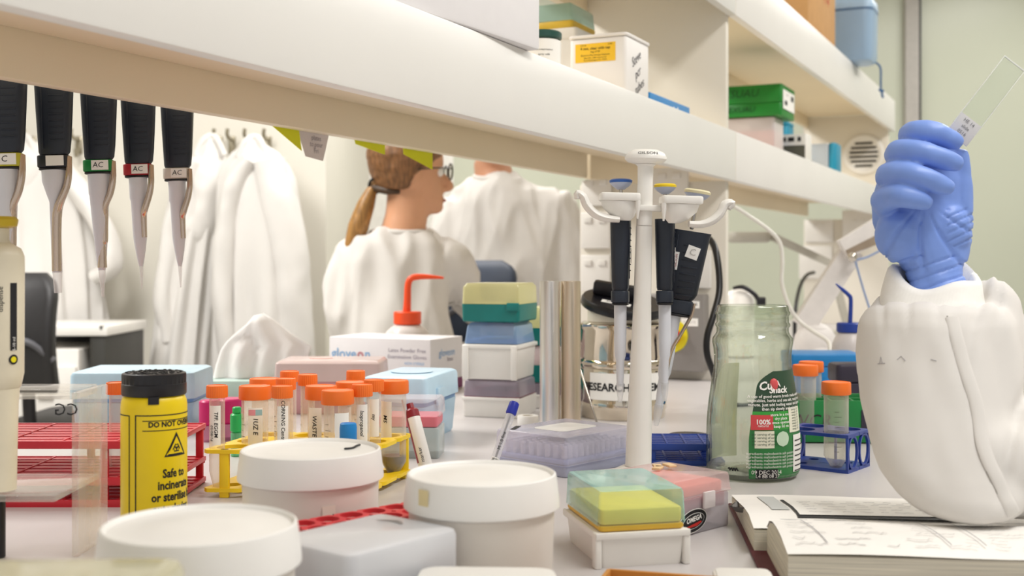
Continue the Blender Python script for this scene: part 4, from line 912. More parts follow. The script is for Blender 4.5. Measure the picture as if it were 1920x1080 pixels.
# ------------------------------------------------------------------ right of the stand
# glass jar
JY = 1.345; k = JY/F; c = W(1411, 0, JY); q = lambda y: .245-.0015+(HY-y)*k-(0)
o = thing('glass_jar', 'empty waisted glass jar with a green printed label', 'jar', (c.x, JY, BENCH), 0)
JP = [(892, 70), (889, 80), (880, 85.5), (860, 86), (820, 86), (790, 85), (760, 82.5), (730, 78.5), (705, 74.5), (685, 71.5), (668, 71), (652, 72.5), (642, 74.5), (634, 74), (627, 69), (622, 66.5), (614, 66.5), (611, 69), (607, 69), (604, 66.5), (592, 66.5), (589, 69), (585, 69), (582, 66.5), (575, 66), (572, 64)]
zmax = .245+(HY-572)*k; q = lambda y: zmax*(892-y)/(892-572)
JP = [(r*k, q(y)) for y, r in JP]
GLASS = bpy.data.materials.new('jar_glass'); GLASS.use_nodes = True; nt = GLASS.node_tree; N, L = nt.nodes, nt.links; N.remove(N['Principled BSDF'])
tr = N.new('ShaderNodeBsdfTransparent'); tr.inputs[0].default_value = C('#f7fbf5'); gl = N.new('ShaderNodeBsdfGlossy'); gl.inputs['Roughness'].default_value = .03
rf = N.new('ShaderNodeBsdfRefraction'); rf.inputs['Color'].default_value = C('#eef6ea'); rf.inputs['Roughness'].default_value = .02; rf.inputs['IOR'].default_value = 1.12
nz = N.new('ShaderNodeTexNoise'); nz.inputs['Scale'].default_value = 28; tc = N.new('ShaderNodeTexCoord'); L.new(tc.outputs['Object'], nz.inputs['Vector'])
bp = N.new('ShaderNodeBump'); bp.inputs['Strength'].default_value = .25; bp.inputs['Distance'].default_value = .004; L.new(nz.outputs['Fac'], bp.inputs['Height'])
lw = N.new('ShaderNodeLayerWeight'); lw.inputs['Blend'].default_value = .18; L.new(bp.outputs[0], lw.inputs['Normal']); fz = N.new('ShaderNodeMath'); fz.operation = 'MULTIPLY_ADD'; fz.inputs[1].default_value = .60; fz.inputs[2].default_value = .06; L.new(lw.outputs['Facing'], fz.inputs[0]); L.new(bp.outputs[0], gl.inputs['Normal']); L.new(bp.outputs[0], rf.inputs['Normal'])
m1 = N.new('ShaderNodeMixShader'); m1.inputs[0].default_value = .0; rmp = N.new('ShaderNodeValToRGB'); rmp.color_ramp.elements[0].color = C('#f8fbf6'); rmp.color_ramp.elements[0].position = .35; rmp.color_ramp.elements[1].color = C('#a4b0a0'); rmp.color_ramp.elements[1].position = .95
lw2 = N.new('ShaderNodeLayerWeight'); lw2.inputs['Blend'].default_value = .4; L.new(lw2.outputs['Facing'], rmp.inputs[0]); L.new(rmp.outputs[0], tr.inputs[0])
L.new(tr.outputs[0], m1.inputs[1]); L.new(rf.outputs[0], m1.inputs[2])
m2 = N.new('ShaderNodeMixShader'); L.new(fz.outputs[0], m2.inputs[0]); L.new(m1.outputs[0], m2.inputs[1]); L.new(gl.outputs[0], m2.inputs[2]); L.new(m2.outputs[0], N['Material Output'].inputs[0])
inn = [(max(.002, r-.0032), z) for r, z in JP if z > .006][::-1]
m = M(); m.lathe(JP+[(JP[-1][0]-.0026, JP[-1][1])]+inn+[(inn[-1][0]*.9, .006), (0.001, .009)], GLASS, 64); m.obj('jar_glass', o, sharp=60)
def jr(z):
    for (r0, z0), (r1, z1) in zip(JP, JP[1:]):
        if z0 <= z <= z1: return r0+(r1-r0)*(z-z0)/max(1e-9, z1-z0)
    return JP[-1][0]
def onjar(A, z, l): r = jr(z)+l; return (r*math.sin(A), -r*math.cos(A), z)
def jarpatch(m, poly_fn, z0, z1, l, mt, n=14, kx=12):
    vs = []; fs = []
    for i in range(n+1):
        z = z0+(z1-z0)*i/n; a0, a1 = poly_fn(z)
        for j in range(kx+1): vs.append(onjar(a0+(a1-a0)*j/kx, z, l))
    for i in range(n):
        for j in range(kx): b = i*(kx+1)+j; fs.append((b, b+1, b+kx+2, b+kx+1))
    m.add(vs, fs, mt)
def jartext(m, t, size, A, z, mt, l=.0011, bold=0., rot=0., shear=0.):
    v, f = glyphs(t, shear, bold); R = jr(z); c_, s_ = math.cos(rot), math.sin(rot)
    m.add([onjar(A+(x*c_-y*s_)*size/R, z+(x*s_+y*c_)*size, l) for x, y, _ in v], f, mt)
zt, zb = q(690), q(884)
def edge(z):      # left edge of the label: bulging towards the foot, rounded at the top
    t = (z-zb)/(zt-zb); a0 = -.28+.42*max(0, t-.35)**1.3+(.55*max(0, t-.86)/.14)**2*1.2; return (a0, 1.75)
LG = mat('label_green', '#3aa53f', .45, var=.03); LD = mat('label_dark_green', '#2c4a35', .45, var=.06)
m = M(); jarpatch(m, edge, zb, q(795), .0004, mat('label_mid_green', '#2e8040', .45)); jarpatch(m, edge, q(795), q(762), .0004, LG); jarpatch(m, edge, q(762), zt, .0004, LD)
f_ = lambda a0, a1: (lambda z: (a0, a1)); CRM = mat('label_cream', '#efeed8', .6)
jarpatch(m, f_(-.24, .24), q(795), q(768), .0008, mat('label_red', '#d9484d', .5), 4, 8)
jarpatch(m, f_(-.16, .26), q(828), q(797), .0008, CRM, 5, 8)
for i in range(16): pass
jarpatch(m, lambda z: (.47-.16*math.sqrt(max(0, 1-((z-q(812))/(q(798)-q(812)))**2)), .47+.16*math.sqrt(max(0, 1-((z-q(812))/(q(798)-q(812)))**2))), q(826), q(798), .0009, mat('label_seal', '#cfe8cc', .6), 10, 6)
jarpatch(m, f_(.66, 1.15), q(802), q(757), .0009, CRM, 6, 6)
jarpatch(m, f_(.78, 1.25), q(875), q(807), .0009, LABEL, 6, 6)
for i in range(14): jarpatch(m, f_(.83, 1.2), q(872-i*4.6)-.0012*(i % 2 == 0), q(872-i*4.6), .0013, INK, 1, 4)
jarpatch(m, f_(-.14, .34), q(884), q(866), .0009, BLK, 3, 6)
jartext(m, 'Cup', .0125, .16, q(716), LABEL, bold=.03, shear=.2, rot=.1); jartext(m, 'A', .009, .42, q(713), LABEL, bold=.03); jartext(m, 'Snack', .010, .42, q(724), LABEL, bold=.03, shear=.2)
m.ball(onjar(.31, q(714), .0006), (.005, .002, .007), mat('label_coral', '#df5a5c', .5), 12)
jartext(m, '100%', .0075, .02, q(781), LABEL, bold=.03); jartext(m, 'natural', .0042, .02, q(787.5), LABEL)
for i, t in enumerate(('A cup of good warm broth made with real', 'vegetables, herbs and sea salt, ready in one', 'minute. Just add boiling water and stir well', 'then sip slowly and enjoy it')): jartext(m, t, .0046, .50, q(735+7.5*i), LABEL, bold=.015)
for i in range(4): jartext(m, ('store in a cool', 'dry place', 'once opened', 'keep lid on')[i], .0045, .44, q(768+7*i), LABEL, bold=.015)
for i in range(4): jartext(m, 'per serving of soup', .0036, .05, q(803+6*i), LD)
for i in range(8): jartext(m, 'energy 120', .0032, .9, q(761+5*i), LD)
for i in range(5): jartext(m, 'ingredients maltodextrin salt potato', .0040, .22, q(838+6*i), LABEL)
jartext(m, '09 DEC 2014', .0062, .10, q(872), LABEL); jartext(m, 'L4 BB 08 27', .0055, .12, q(879), LABEL)
m.obj('printed_label', o)
m = M()
jarpatch(m, lambda z: (-2.05-.3*max(0, (z-q(720))/(q(690)-q(720)))**2, -2.95), q(868), q(686), -.0042, mat('label_back', '#f0eed2', .7, var=.05, scale=60)); m.obj('back_label', o)
m = M(); m.tube([onjar(-.72+.02*i, q(868)+.0018*math.sin(i*2.2), .0008) for i in range(12)], .0008, INK, 6, smooth=2); m.obj('pen_mark', o)
o2 = thing('black_lid', 'black lid lying behind the blue slatted rack', 'lid', (W(1292, 0, 1.58).x, 1.58, BENCH), 0)
m = M(); m.cyl(.030, 0, .012, BLK, .003, 40); m.obj('lid_body', o2)

# blue carton, dark box, green rack, tubes, blue rack
c = W(1546, 0, 2.06); o = thing('blue_box', 'bright blue box behind the green rack', 'box', (c.x, c.y+.02, BENCH), math.radians(-2)); BB = mat('sky_blue_plastic', '#1f86cc', .35)
hh = .245-(667-490)/F*2.0; m = M(); m.rblock(.122, .10, .004, 0, hh-.022, BB); m.obj('base', o); m = M(); m.rblock(.125, .103, .004, hh-.0215, hh, BB, .003); m.obj('lid', o)
c = W(1598, 0, 1.85); o = thing('dark_box', 'dark purple box between the blue box and the sleeve', 'box', (c.x, c.y, BENCH), math.radians(3)); DP = mat('dark_purple', '#302a3c', .4)
m = M(); m.rblock(.064, .05, .007, 0, .055, DP); m.obj('base', o); m = M(); m.rblock(.066, .052, .008, .0555, .085, DP, .005); m.obj('lid', o)
GY = 1.60; c = W(1562, 0, GY); o = thing('tube_rack', 'green rack marked WCR behind the blue cube rack', 'rack', (c.x-.004, GY+.02, BENCH), math.radians(-3)); GR = mat('rack_green', '#17823f', .35, var=.05)
w, d, h = .118, .085, .058
for y in (-d/2, d/2):
    m = M(); m.rblock(w, .003, .001, .002, h, GR, .0008, T=Matrix.Translation((0, y, 0))); m.obj('side_panel', o)
for x in (-w/2, w/2):
    m = M(); m.rblock(.003, d, .001, .002, h, GR, .0008, T=Matrix.Translation((x, 0, 0))); m.obj('end_panel', o)
m = M()
for i in range(1, 4): m.box((-w/2+w*i/4, 0, h-.004), (.0025, d, .006), GR, .0005)
for j in range(1, 2): m.box((0, 0, h-.004), (w, .0025, .006), GR, .0005)
m.obj('top_grid', o)
m = M(); m.box((0, 0, .003), (w, d, .003), GR); m.obj('base_plate', o)
m = M(); m.text('WCR', .024, INK, face(-.030, -d/2-.0018, .030), 0, 0, shear=.1); m.plate(.02, .035, .0008, DP, face(.047, -d/2-.0018, .028)); m.obj('label', o)
for px, Y, t in ((1510, 1.588, 'orange capped tube standing at the left in the green rack'), (1521, 1.641, 'orange capped tube behind another in the green rack')):
    falcon(t, px, Y, True, group='orange capped tubes in the green rack', base=.0055, H=.100)
BY = math.radians(-38); fc = G(1590, 889); ex = Vector((math.cos(BY), math.sin(BY), 0)); ey = Vector((-math.sin(BY), math.cos(BY), 0)); w, d, h = .085, .068, .0445
c = fc-ex*w/2+ey*d/2; o = thing('tube_rack', 'blue cube rack with oval openings holding one orange capped tube', 'rack', (c.x, c.y, BENCH), BY); BC = mat('rack_blue', '#243f93', .35, var=.05)
for z, n in ((.002, 'base_plate'), (h-.002, 'top_plate')):
    m = M(); m.holed(2, 2, w/2, d/2, .0152 if z > .01 else .006, z-.002, z+.002, BC); m.obj(n, o)
for sx in (-1, 1):
    for sy in (-1, 1):
        m = M(); m.box((sx*(w/2-.0015), sy*(d/2-.0015), h/2), (.003, .003, h-.0082), BC, .0005); m.obj('corner_post', o)
for sx in (-1, 1):
    m = M(); T = Matrix.Translation((sx*(w/2-.0015), 0, h/2)) @ Matrix.Rotation(PI/2, 4, 'Z') @ Matrix.Rotation(PI/2, 4, 'X')
    for cx in (-d/4, d/4):
        n = 24; e = [(cx+.0125*math.cos(2*PI*i/n), .0175*math.sin(2*PI*i/n)) for i in range(n)]; e2 = [(cx+.0150*math.cos(2*PI*i/n), .0200*math.sin(2*PI*i/n)) for i in range(n)]
        R3 = lambda P, z: [(x, y, z) for x, y in P]
        m.loft([R3(e2, -.0015), R3(e2, .0015), R3(e, .0015), R3(e, -.0015), R3(e2, -.0015)], BC, (0, 0), T)
    m.obj('oval_side', o)
m = M(); m.box((-w/2+.012, -d/2+.0015, h/2), (.003, .003, h-.0082), BC, .0005); m.box((0, d/2-.0015, h/2), (.003, .003, h-.0082), BC, .0005); m.obj('mid_post', o)
p = c+ex*w/4-ey*d/4
px_ = HX+p.x/p.y*F; falcon('single orange capped tube with blank sides in the blue cube rack', px_, p.y, True, group=None, base=.0006, H=.1035, tang=1.0)

c = W(1594, 0, 2.22); q = lambda y: .245+(HY-y)/F*2.22; NB = mat('navy_cap', '#22409a', .4)
o = thing('wash_bottle', 'wash bottle with a navy blue cap and angled spout near the sleeve', 'bottle', (c.x, c.y, BENCH), 0)
m = M(); m.lathe([(.032, 0), (.0345, .003), (.0345, q(658)), (.033, q(645)), (.028, q(632)), (.0225, q(624))], clear('wash_milk'), 36); m.obj('bottle_body', o)
m = M(); m.cyl(.0252, q(623), q(605), NB, .002, 40); m.obj('screw_cap', o)
m = M(); X = lambda px: (px-1594)/F*2.22
m.tube([(X(1594), 0, q(605)), (X(1595), 0, q(580)), (X(1595), 0, q(560)), (X(1591), 0, q(553)), (X(1580), 0, q(543)), (X(1567), 0, q(532))], [.0042, .0040, .0040, .0040, .0036, .0012], NB, 10, smooth=3); m.obj('spout', o)

# articulated lamp at the far end of the bench
LY = 2.75; WL = mat('lamp_white', '#efeae6', .4); P = lambda px, py, Y=LY: W(px, py, Y)
b0 = P(1532, 0, LY); o = thing('desk_lamp', 'white jointed desk lamp with a chrome pivot behind the gloved hand', 'lamp', (b0.x, LY, BENCH), 0)
loc = lambda px, py, dy=0.: W(px, py, LY+dy)-Vector((b0.x, LY, BENCH))
def arm(nm, p, q_, w0, w1, t, mt, dy=0.):
    a_, b_ = loc(*p, dy), loc(*q_, dy); d_ = (b_-a_).normalized(); n_ = Vector((0, 1, 0)).cross(d_).normalized(); m = M(); r = []
    for pt, ww in ((a_, w0), (b_, w1)): r.append([pt+n_*ww/2+Vector((0, -t/2, 0)), pt+n_*ww/2+Vector((0, t/2, 0)), pt-n_*ww/2+Vector((0, t/2, 0)), pt-n_*ww/2+Vector((0, -t/2, 0))])
    m.loft(r, mt); m.obj(nm, o)
m = M(); m.lathe([(.045, 0), (.05, .004), (.048, .02), (.03, .05), (.026, .09)], WL, 36, Matrix.Translation((0, .0, 0))); m.obj('base', o)
arm('lower_arm', (1505, 612), (1598, 468), .052, .050, .03, WL); arm('upper_arm', (1580, 468), (1700, 400), .045, .06, .03, WL, -.03)
arm('shade_underside', (1584, 474), (1700, 424), .012, .03, .034, mat('lamp_brown', '#a08f7c', .5), -.03)
m = M(); m.ball(loc(1598, 482, -.06), .0115, CHROME, 20); m.obj('pivot', o)
m = M(); m.tube([loc(1604, 490, -.05), loc(1618, 540, -.05), loc(1634, 590, -.05)], .0025, mat('pale_blue_wire', '#8fa4cc', .4), 8, smooth=3); m.tube([loc(1602, 488, -.05), loc(1626, 482, -.05), loc(1650, 470, -.05)], .0025, mat('pale_blue_wire'), 8, smooth=3); m.obj('spring', o)
m = M(); m.ball(loc(1528, 640), (.05, .035, .045), WL, 20); m.obj('swivel', o)
# second lamp beyond the panel: grey head and arm
LY = 3.9; b0 = P(1590, 0, LY); o = thing('desk_lamp', 'pale grey lamp head and arm under the far shelf', 'lamp', (b0.x, LY, BENCH), 0)
arm('lamp_arm', (1448, 444), (1560, 495), .026, .022, .02, mat('lamp_grey', '#b9b5a9', .4)); arm('lower_arm', (1560, 495), (1590, 620), .022, .022, .02, mat('lamp_grey'))
m = M(); m.rblock(.14, .08, .03, 0, .036, mat('lamp_grey'), .01, T=Matrix.Translation(loc(1404, 455))); m.obj('lamp_head', o)
arm('link', (1420, 438), (1452, 446), .014, .014, .012, mat('lamp_grey'))
m = M(); m.cyl(.07, 0, .015, mat('lamp_grey')); m.obj('base', o); m = M(); m.cyl(.012, .015, .06, mat('lamp_grey')); m.obj('stem', o)
c = W(1392, 0, 3.0); o = thing('headset', 'white and black headband object beyond the glass jar', 'headset', (c.x, 3.0, BENCH), 0); q = lambda y: .245+(HY-y)/F*3.0
m = M(); m.lathe([(.035, 0), (.04, .005), (.04, q(560)), (.03, q(548)), (.01, q(542))], WP, 28, Matrix.Translation((-.01, 0, 0))); m.obj('white_body', o)
m = M(); m.tube([(-.03, -.03, q(540)), (-.005, -.035, q(538)), (.022, -.035, q(550)), (.034, -.035, q(562))], [.004, .006, .006, .006], BLK, 10, smooth=4); m.rblock(.022, .02, .004, q(572), q(556), BLK, .003, T=Matrix.Translation((.040, -.035, 0)) ); m.obj('black_band', o)

# ------------------------------------------------------------------ notebook
NZ = math.radians(-5); o = thing('lab_notebook', 'open lab notebook with handwritten pages and a dark red cover', 'notebook', (.2024, .979, BENCH), NZ)
PE = mat('page_edges', '#d8d2c0', .9, var=.22, scale=3, aniso=(3, 3, 260)); m = M()
m.box((.142, .032, .0015), (.29, .330, .003), mat('dark_red_cover', '#5c1f26', .6, var=.08), .001); m.obj('cover', o)
def pages(y0, y1, zs, nm, x0=.0, x1=.272):
    n = len(zs); top = [(y0+(y1-y0)*i/(n-1), z) for i, z in enumerate(zs)]; pr = top+[(y1, .0032), (y0, .0032)]
    m = M(); m.loft([[(x, y, z) for y, z in pr] for x in (x0, x1)], PE); m.obj(nm, o)
    m = M(); NX = 10; vs = [(x0-.0005+(x1-x0+.001)*i/NX, y+(-.0012 if j == n-1 else 0)*(1 if y1 < y0 else -1), z+.0018+.0008*math.sin(i*.8)) for i in range(NX+1) for j, (y, z) in enumerate(top)]
    m.add(vs, [(i*n+j, (i+1)*n+j, (i+1)*n+j+1, i*n+j+1) for i in range(NX) for j in range(n-1)], PAPER); m.obj('open_page', o)
    return lambda y: zs[0] if (y-y0)*(y1-y0) < 0 else zs[min(n-2, int((y-y0)/(y1-y0)*(n-1)))]*(1-((y-y0)/(y1-y0)*(n-1)) % 1)+zs[min(n-1, int((y-y0)/(y1-y0)*(n-1))+1)]*(((y-y0)/(y1-y0)*(n-1)) % 1)
zn = pages(-.002, -.121, [.022, .031, .0345, .0355, .0355, .0345, .032, .0295], 'near_page_block', .010)
zf = pages(.002, .19, [.020, .024, .022, .018, .014, .0105], 'far_page_block')
PENC = mat('pencil_grey', '#6f6f76', .8); random.seed(5); m = M()
def scrawl(m, x, y, L_, zfn, mt, amp=.0022, up=.0034):
    n = max(4, int(L_/.0022)); P = [(x+L_*i/n, y+amp*random.uniform(-1, 1)) for i in range(n+1)]
    vs = []
    for (a_, b_) in P: vs += [(a_, b_-.0004, zfn(b_)+up), (a_, b_+.0004, zfn(b_)+up)]
    m.add(vs, [(2*i, 2*i+2, 2*i+3, 2*i+1) for i in range(n)], mt)
for y in (-.022, -.036, -.050, -.064, -.078, -.092, -.104):
    x = .018
    while x < .25:
        L_ = random.uniform(.008, .03); scrawl(m, x, y+random.uniform(-.001, .001), L_, zn, PENC); x += L_+random.uniform(.006, .03)
for x in (.03, .12, .145, .21, .235):
    vs = []
    for i in range(8): yy = -.025-.011*i; vs += [(x+.0016*i, yy, zn(yy)+.0034), (x+.0016*i+.0007, yy, zn(yy)+.0034)]
    m.add(vs, [(2*i, 2*i+1, 2*i+3, 2*i+2) for i in range(7)], PENC)
m.obj('handwriting', o)
m = M(); x0, x1, y0, y1 = .040, .20, .028, .140
def strip(m, xa, xb, ya, yb, mt, up): 
    n = 8; vs = []
    for i in range(n+1): yy = ya+(yb-ya)*i/n; vs += [(xa, yy, zf(yy)+up), (xb, yy, zf(yy)+up)]
    m.add(vs, [(2*i, 2*i+1, 2*i+3, 2*i+2) for i in range(n)], mt)
strip(m, x0, x1, y0, y1, INK, .0032); strip(m, x0+.0025, x1-.002, y0+.007, y1-.0015, LABEL, .0036); m.obj('pasted_printout', o)
m = M()
for y in (.046, .060, .074, .088, .102, .116):
    x = x0+.012
    while x < x1-.02: L_ = random.uniform(.006, .02); scrawl(m, x, y, L_, zf, PENC, .0016, .0042); x += L_+random.uniform(.004, .012)
m.obj('print_lines', o)
m = M(); strip(m, .022, .038, .06, .17, mat('pale_grey_sheet', '#c9ccca', .8), .0030); m.obj('grey_slip', o)  # narrow pale grey slip lying on the far page
m = M(); m.tube([(-.004, .15, .009), (.004, .155, .0125), (-.002, .12, .016), (-.006, .10, .017), (.002, .085, .0195)], .0035, mat('spine_grey', '#6d6a66', .7), 8, smooth=3, flat=.35); m.obj('binding', o)

# ------------------------------------------------------------------ people
from mathutils.bvhtree import BVHTree
GOWN = mat('gown_white', '#dfdbd6', .85, var=.012, scale=30)
SKIN = mat('skin', '#d9a27e', .5, var=.03, scale=20, sub=.15); SKIN2 = mat('skin_man', '#cf9878', .5, var=.03, scale=20, sub=.15)
def hring(cx, cy, z, rx, ry, yaw=0., n=32, pw=1.0):
    c, s = math.cos(yaw), math.sin(yaw); r = []
    for j in range(n):
        t = 2*PI*j/n; x = rx*math.copysign(abs(math.cos(t))**pw, math.cos(t)); y = ry*math.copysign(abs(math.sin(t))**pw, math.sin(t)); r.append((cx+x*c-y*s, cy+x*s+y*c, z))
    return r
HEAD = [(.000, .076, -.010, .020), (.012, .088, -.028, .038), (.035, .086, -.050, .052), (.060, .085, -.066, .060), (.085, .083, -.080, .066), (.110, .080, -.090, .070), (.130, .088, -.096, .073),
        (.155, .086, -.100, .075), (.180, .074, -.095, .068), (.205, .045, -.072, .048), (.222, .012, -.030, .016)]
def headrings(T, g=0., lo=-1., front=None):
    out = []
    for z, xf, xb, hw in HEAD:
        if z < lo: continue
        f = xf+g if front is None else front(z); r = []
        for j in range(32):
            t = 2*PI*j/32; c = math.cos(t); mid = -.01; x = mid+(f-mid)*c if c > 0 else mid+(mid-(xb-g))*c
            r.append(T @ Vector((x, (hw+g)*math.sin(t), z+g*.9*(z > .2))))
        out.append(r)
    return out
def limb(m, pts, rad, mt, smooth=5): m.tube(pts, rad, mt, 18, smooth=smooth)
def folds(amp, fx, fz, seed=0.):
    def f(c, n):
        w = noise.noise(Vector((c.x*fx+seed, c.y*fx, c.z*fz)))
        w2 = noise.noise(Vector((c.x*fx*2.3+7, c.y*fx*2.3+seed, c.z*fz*2.1)))
        return amp*(abs(w)*-1.5+.62-abs(w2)*.7)
    return f
def hand_shape(m, wrist, d, mt, k=1.0, side=1):
    """a relaxed hand hanging along d from the wrist: palm, four curled fingers, a thumb on its side"""
    d = d.normalized(); s = d.cross(Vector((0, 1, 0))).normalized()*side; f = s.cross(d).normalized()
    P = lambda a, b, c: wrist+d*a*k+s*b*k+f*c*k
    m.tube([P(-.02, 0, 0), P(.01, 0, 0), P(.05, 0, 0), P(.09, 0, 0)], [.024*k, .028*k, .036*k, .034*k], mt, 14, smooth=3, flat=.5)
    for i, L in enumerate((.070, .080, .074, .056)):
        b = -.030+.020*i; m.tube([P(.075, b, 0), P(.09+L*.35, b, .004), P(.09+L*.7, b, .014), P(.09+L*.9, b, .028)], [.0095*k, .009*k, .008*k, .0065*k], mt, 10, smooth=3)
    m.tube([P(.02, -.030, .004), P(.05, -.052, .012), P(.075, -.056, .020)], [.013*k, .011*k, .008*k], mt, 10, smooth=3)
def person(name, label, pos, parts): pass

def build_person(label, head_px, chin_y, Y, yaw, torso, arms, legs, skin, hairfn, neck, seed, extra=None, lean=0.):
    k = Y/F; hx = W(head_px, 0, Y).x; cz = EYE+(HY-chin_y)*k
    root = thing('person', label, 'person', (hx, Y, 0), 0)
    off = Vector((-hx, -Y, 0)); L = lambda px, py, dy=0.: W(px, py, Y)+Vector((0, dy, 0))+off
    TH = Matrix.Translation((0, 0, cz)) @ Matrix.Rotation(yaw, 4, 'Z')
    m = M(); m.loft(headrings(TH), skin)
    m.tube([TH @ Vector(p) for p in ((.080, 0, .112), (.096, 0, .090), (.107, 0, .072), (.090, 0, .062))], [.007, .009, .0115, .007], skin, 12, smooth=3)
    m.ball((0, 0, 0), (.008, .022, .010), skin, 12, TH @ Matrix.Translation((.082, 0, .038)))
    for s in (-1, 1): m.ball((0, 0, 0), (.018, .007, .030), skin, 12, TH @ Matrix.Translation((-.004, s*.073, .092)))
    limb(m, [L(*p) for p in neck[0]], neck[1], skin)
    def tor(g): return [hring(L(cx, y, dy).x, L(cx, y, dy).y, L(cx, y).z, hw*k+g, d_+g, ty) for y, cx, hw, d_, dy, ty in torso]
    m.loft(tor(-.045), skin)
    for A in arms:
        limb(m, [L(*p) for p in A[0]], [max(.018, r-.042) for r in A[1][:-2]]+[r-.012 for r in A[1][-2:]], skin)
        p1, p2 = L(*A[0][-2]), L(*A[0][-1]); hand_shape(m, p2, p2-p1, skin, .95)
    for A in legs: limb(m, [Vector(p)+off*0 for p in A[0]], A[1], skin)
    b = remeshed(m, .0065, 5); b.obj('body', root, sharp=80)
    m = M(); m.loft(tor(0.), GOWN)
    for A in arms: limb(m, [L(*p) for p in A[0]], A[1], GOWN)
    g = remeshed(m, .009, 8, folds(.026, 8, 2.6, seed)); g.obj('gown', root, sharp=80)
    y_, cx_, hw_, d__, dy_, ty_ = torso[0]; q_ = L(cx_, y_, dy_); m = M(); rg_ = [(a_, b_, c_+(.16*(b_-q_.y) if yaw < 0 else 0)) for a_, b_, c_ in hring(q_.x, q_.y, q_.z-.006, hw_*k+.004, d__+.004, ty_)]; m.tube(rg_+rg_[:1], .0085, GOWN, 10); m.obj('neck_band', root)
    m = M()
    for A in legs: limb(m, [Vector(p) for p in A[0]][:-1], [r+.018 for r in A[1]][:-1], mat('dark_trousers', '#3a3c46', .8))
    remeshed(m, .012, 6).obj('trousers', root, sharp=80)
    for A in legs:
        e = Vector(A[0][-1]); m = M(); m.loft([hring(e.x, e.y-.06, zz, a_, b_, 0) for zz, a_, b_ in ((.0, .042, .125), (.02, .046, .13), (.05, .044, .115), (.08, .04, .07))], mat('shoe_dark', '#2b2a2d', .5)); m.obj('shoe', root)
    for s in (-1, 1):
        m = M(); m.ball((0, 0, 0), .0115, mat('eye_white', '#f3f0ea', .2), 14, TH @ Matrix.Translation((.0715, s*.030, .108))); m.ball((0, 0, 0), .006, mat('iris_dark', '#3a2a1e', .2), 10, TH @ Matrix.Translation((.0785, s*.030, .108))); m.obj('eye', root)
    m = M(); m.ball((0, 0, 0), (.004, .022, .0045), mat('lip_colour', '#b8695c', .5), 12, TH @ Matrix.Translation((.0895, 0, .0365))); m.obj('mouth', root)
    hairfn(root, TH, L, k)
    if extra: extra(root, TH, L, k)
    return root
HAIR = mat('brown_hair', '#7a5330', .5, var=.42, scale=4, aniso=(38, 38, 5)); HAIRD = mat('dark_hair', '#46321f', .55, var=.3, scale=4, aniso=(38, 38, 5)); HAIRT = mat('ponytail_hair', '#a2763f', .45, var=.45, scale=4, aniso=(60, 60, 3))
def woman_hair(root, TH, L, k):
    m = M(); fr = lambda z: {0: .0}.get(z) if z == 0 else (-.03 if z < .07 else -.004 if z < .09 else .030 if z < .115 else .066 if z < .14 else .084 if z < .16 else .090 if z < .19 else .060 if z < .21 else .022)
    m.loft(headrings(TH, .019, .052, fr), HAIR)
    remeshed(m, .006, 6, lambda c, n: .0025*noise.noise(Vector((c.x*30, c.y*30, c.z*90)))).obj('hair', root, sharp=80)
    m = M(); m.tube([TH @ Vector(p) for p in ((-.035, -.046, .056), (-.07, -.036, .058), (-.100, 0, .068))], [.007, .010, .010], HAIRD, 12, smooth=3); m.obj('nape_hair', root)
    m = M(); m.tube([L(p, q, -.02) for p, q in ((712, 344), (702, 352), (688, 385), (674, 425), (663, 460), (655, 484))], [.016, .015, .029, .034, .027, .007], HAIRT, 20, smooth=5, flat=.8); m.obj('ponytail', root)
    m = M(); m.tube([L(704+9*math.cos(t), 350+12*math.sin(t), -.02+.016*math.sin(t+.6)) for t in [2*PI*i/14 for i in range(15)]], .004, mat('hair_tie', '#17161a', .7), 8, smooth=2); m.obj('hair_tie', root)
def woman_extra(root, TH, L, k):
    m = M(); fm = mat('dark_glasses_frame', '#3b3322', .35); gl = clear('lens', '#f4f7f0', '#e9f0e6', .12, .05, .4)
    for s in (-1, 1):
        P = [TH @ Vector((.100, s*.034+.026*math.cos(t), .110+.021*math.sin(t))) for t in [2*PI*i/20 for i in range(21)]]; m.tube(P, .0022, fm, 8)
        m.tube([TH @ Vector(p) for p in ((.098, s*.060, .116), (.06, s*.078, .116), (-.01, s*.080, .110))], .0020, fm, 8, smooth=3)
        m.add([TH @ Vector((.100, s*.034+.025*math.cos(2*PI*i/20), .110+.020*math.sin(2*PI*i/20))) for i in range(20)], [tuple(range(20))], gl)
    m.tube([TH @ Vector(p) for p in ((.100, -.009, .114), (.103, 0, .117), (.100, .009, .114))], .0020, fm, 8); m.obj('eyeglasses', root)
WY = 3.08; wz = lambda y: EYE+(HY-y)*WY/F
sx = W(752, 0, WY).x-W(770, 0, WY).x
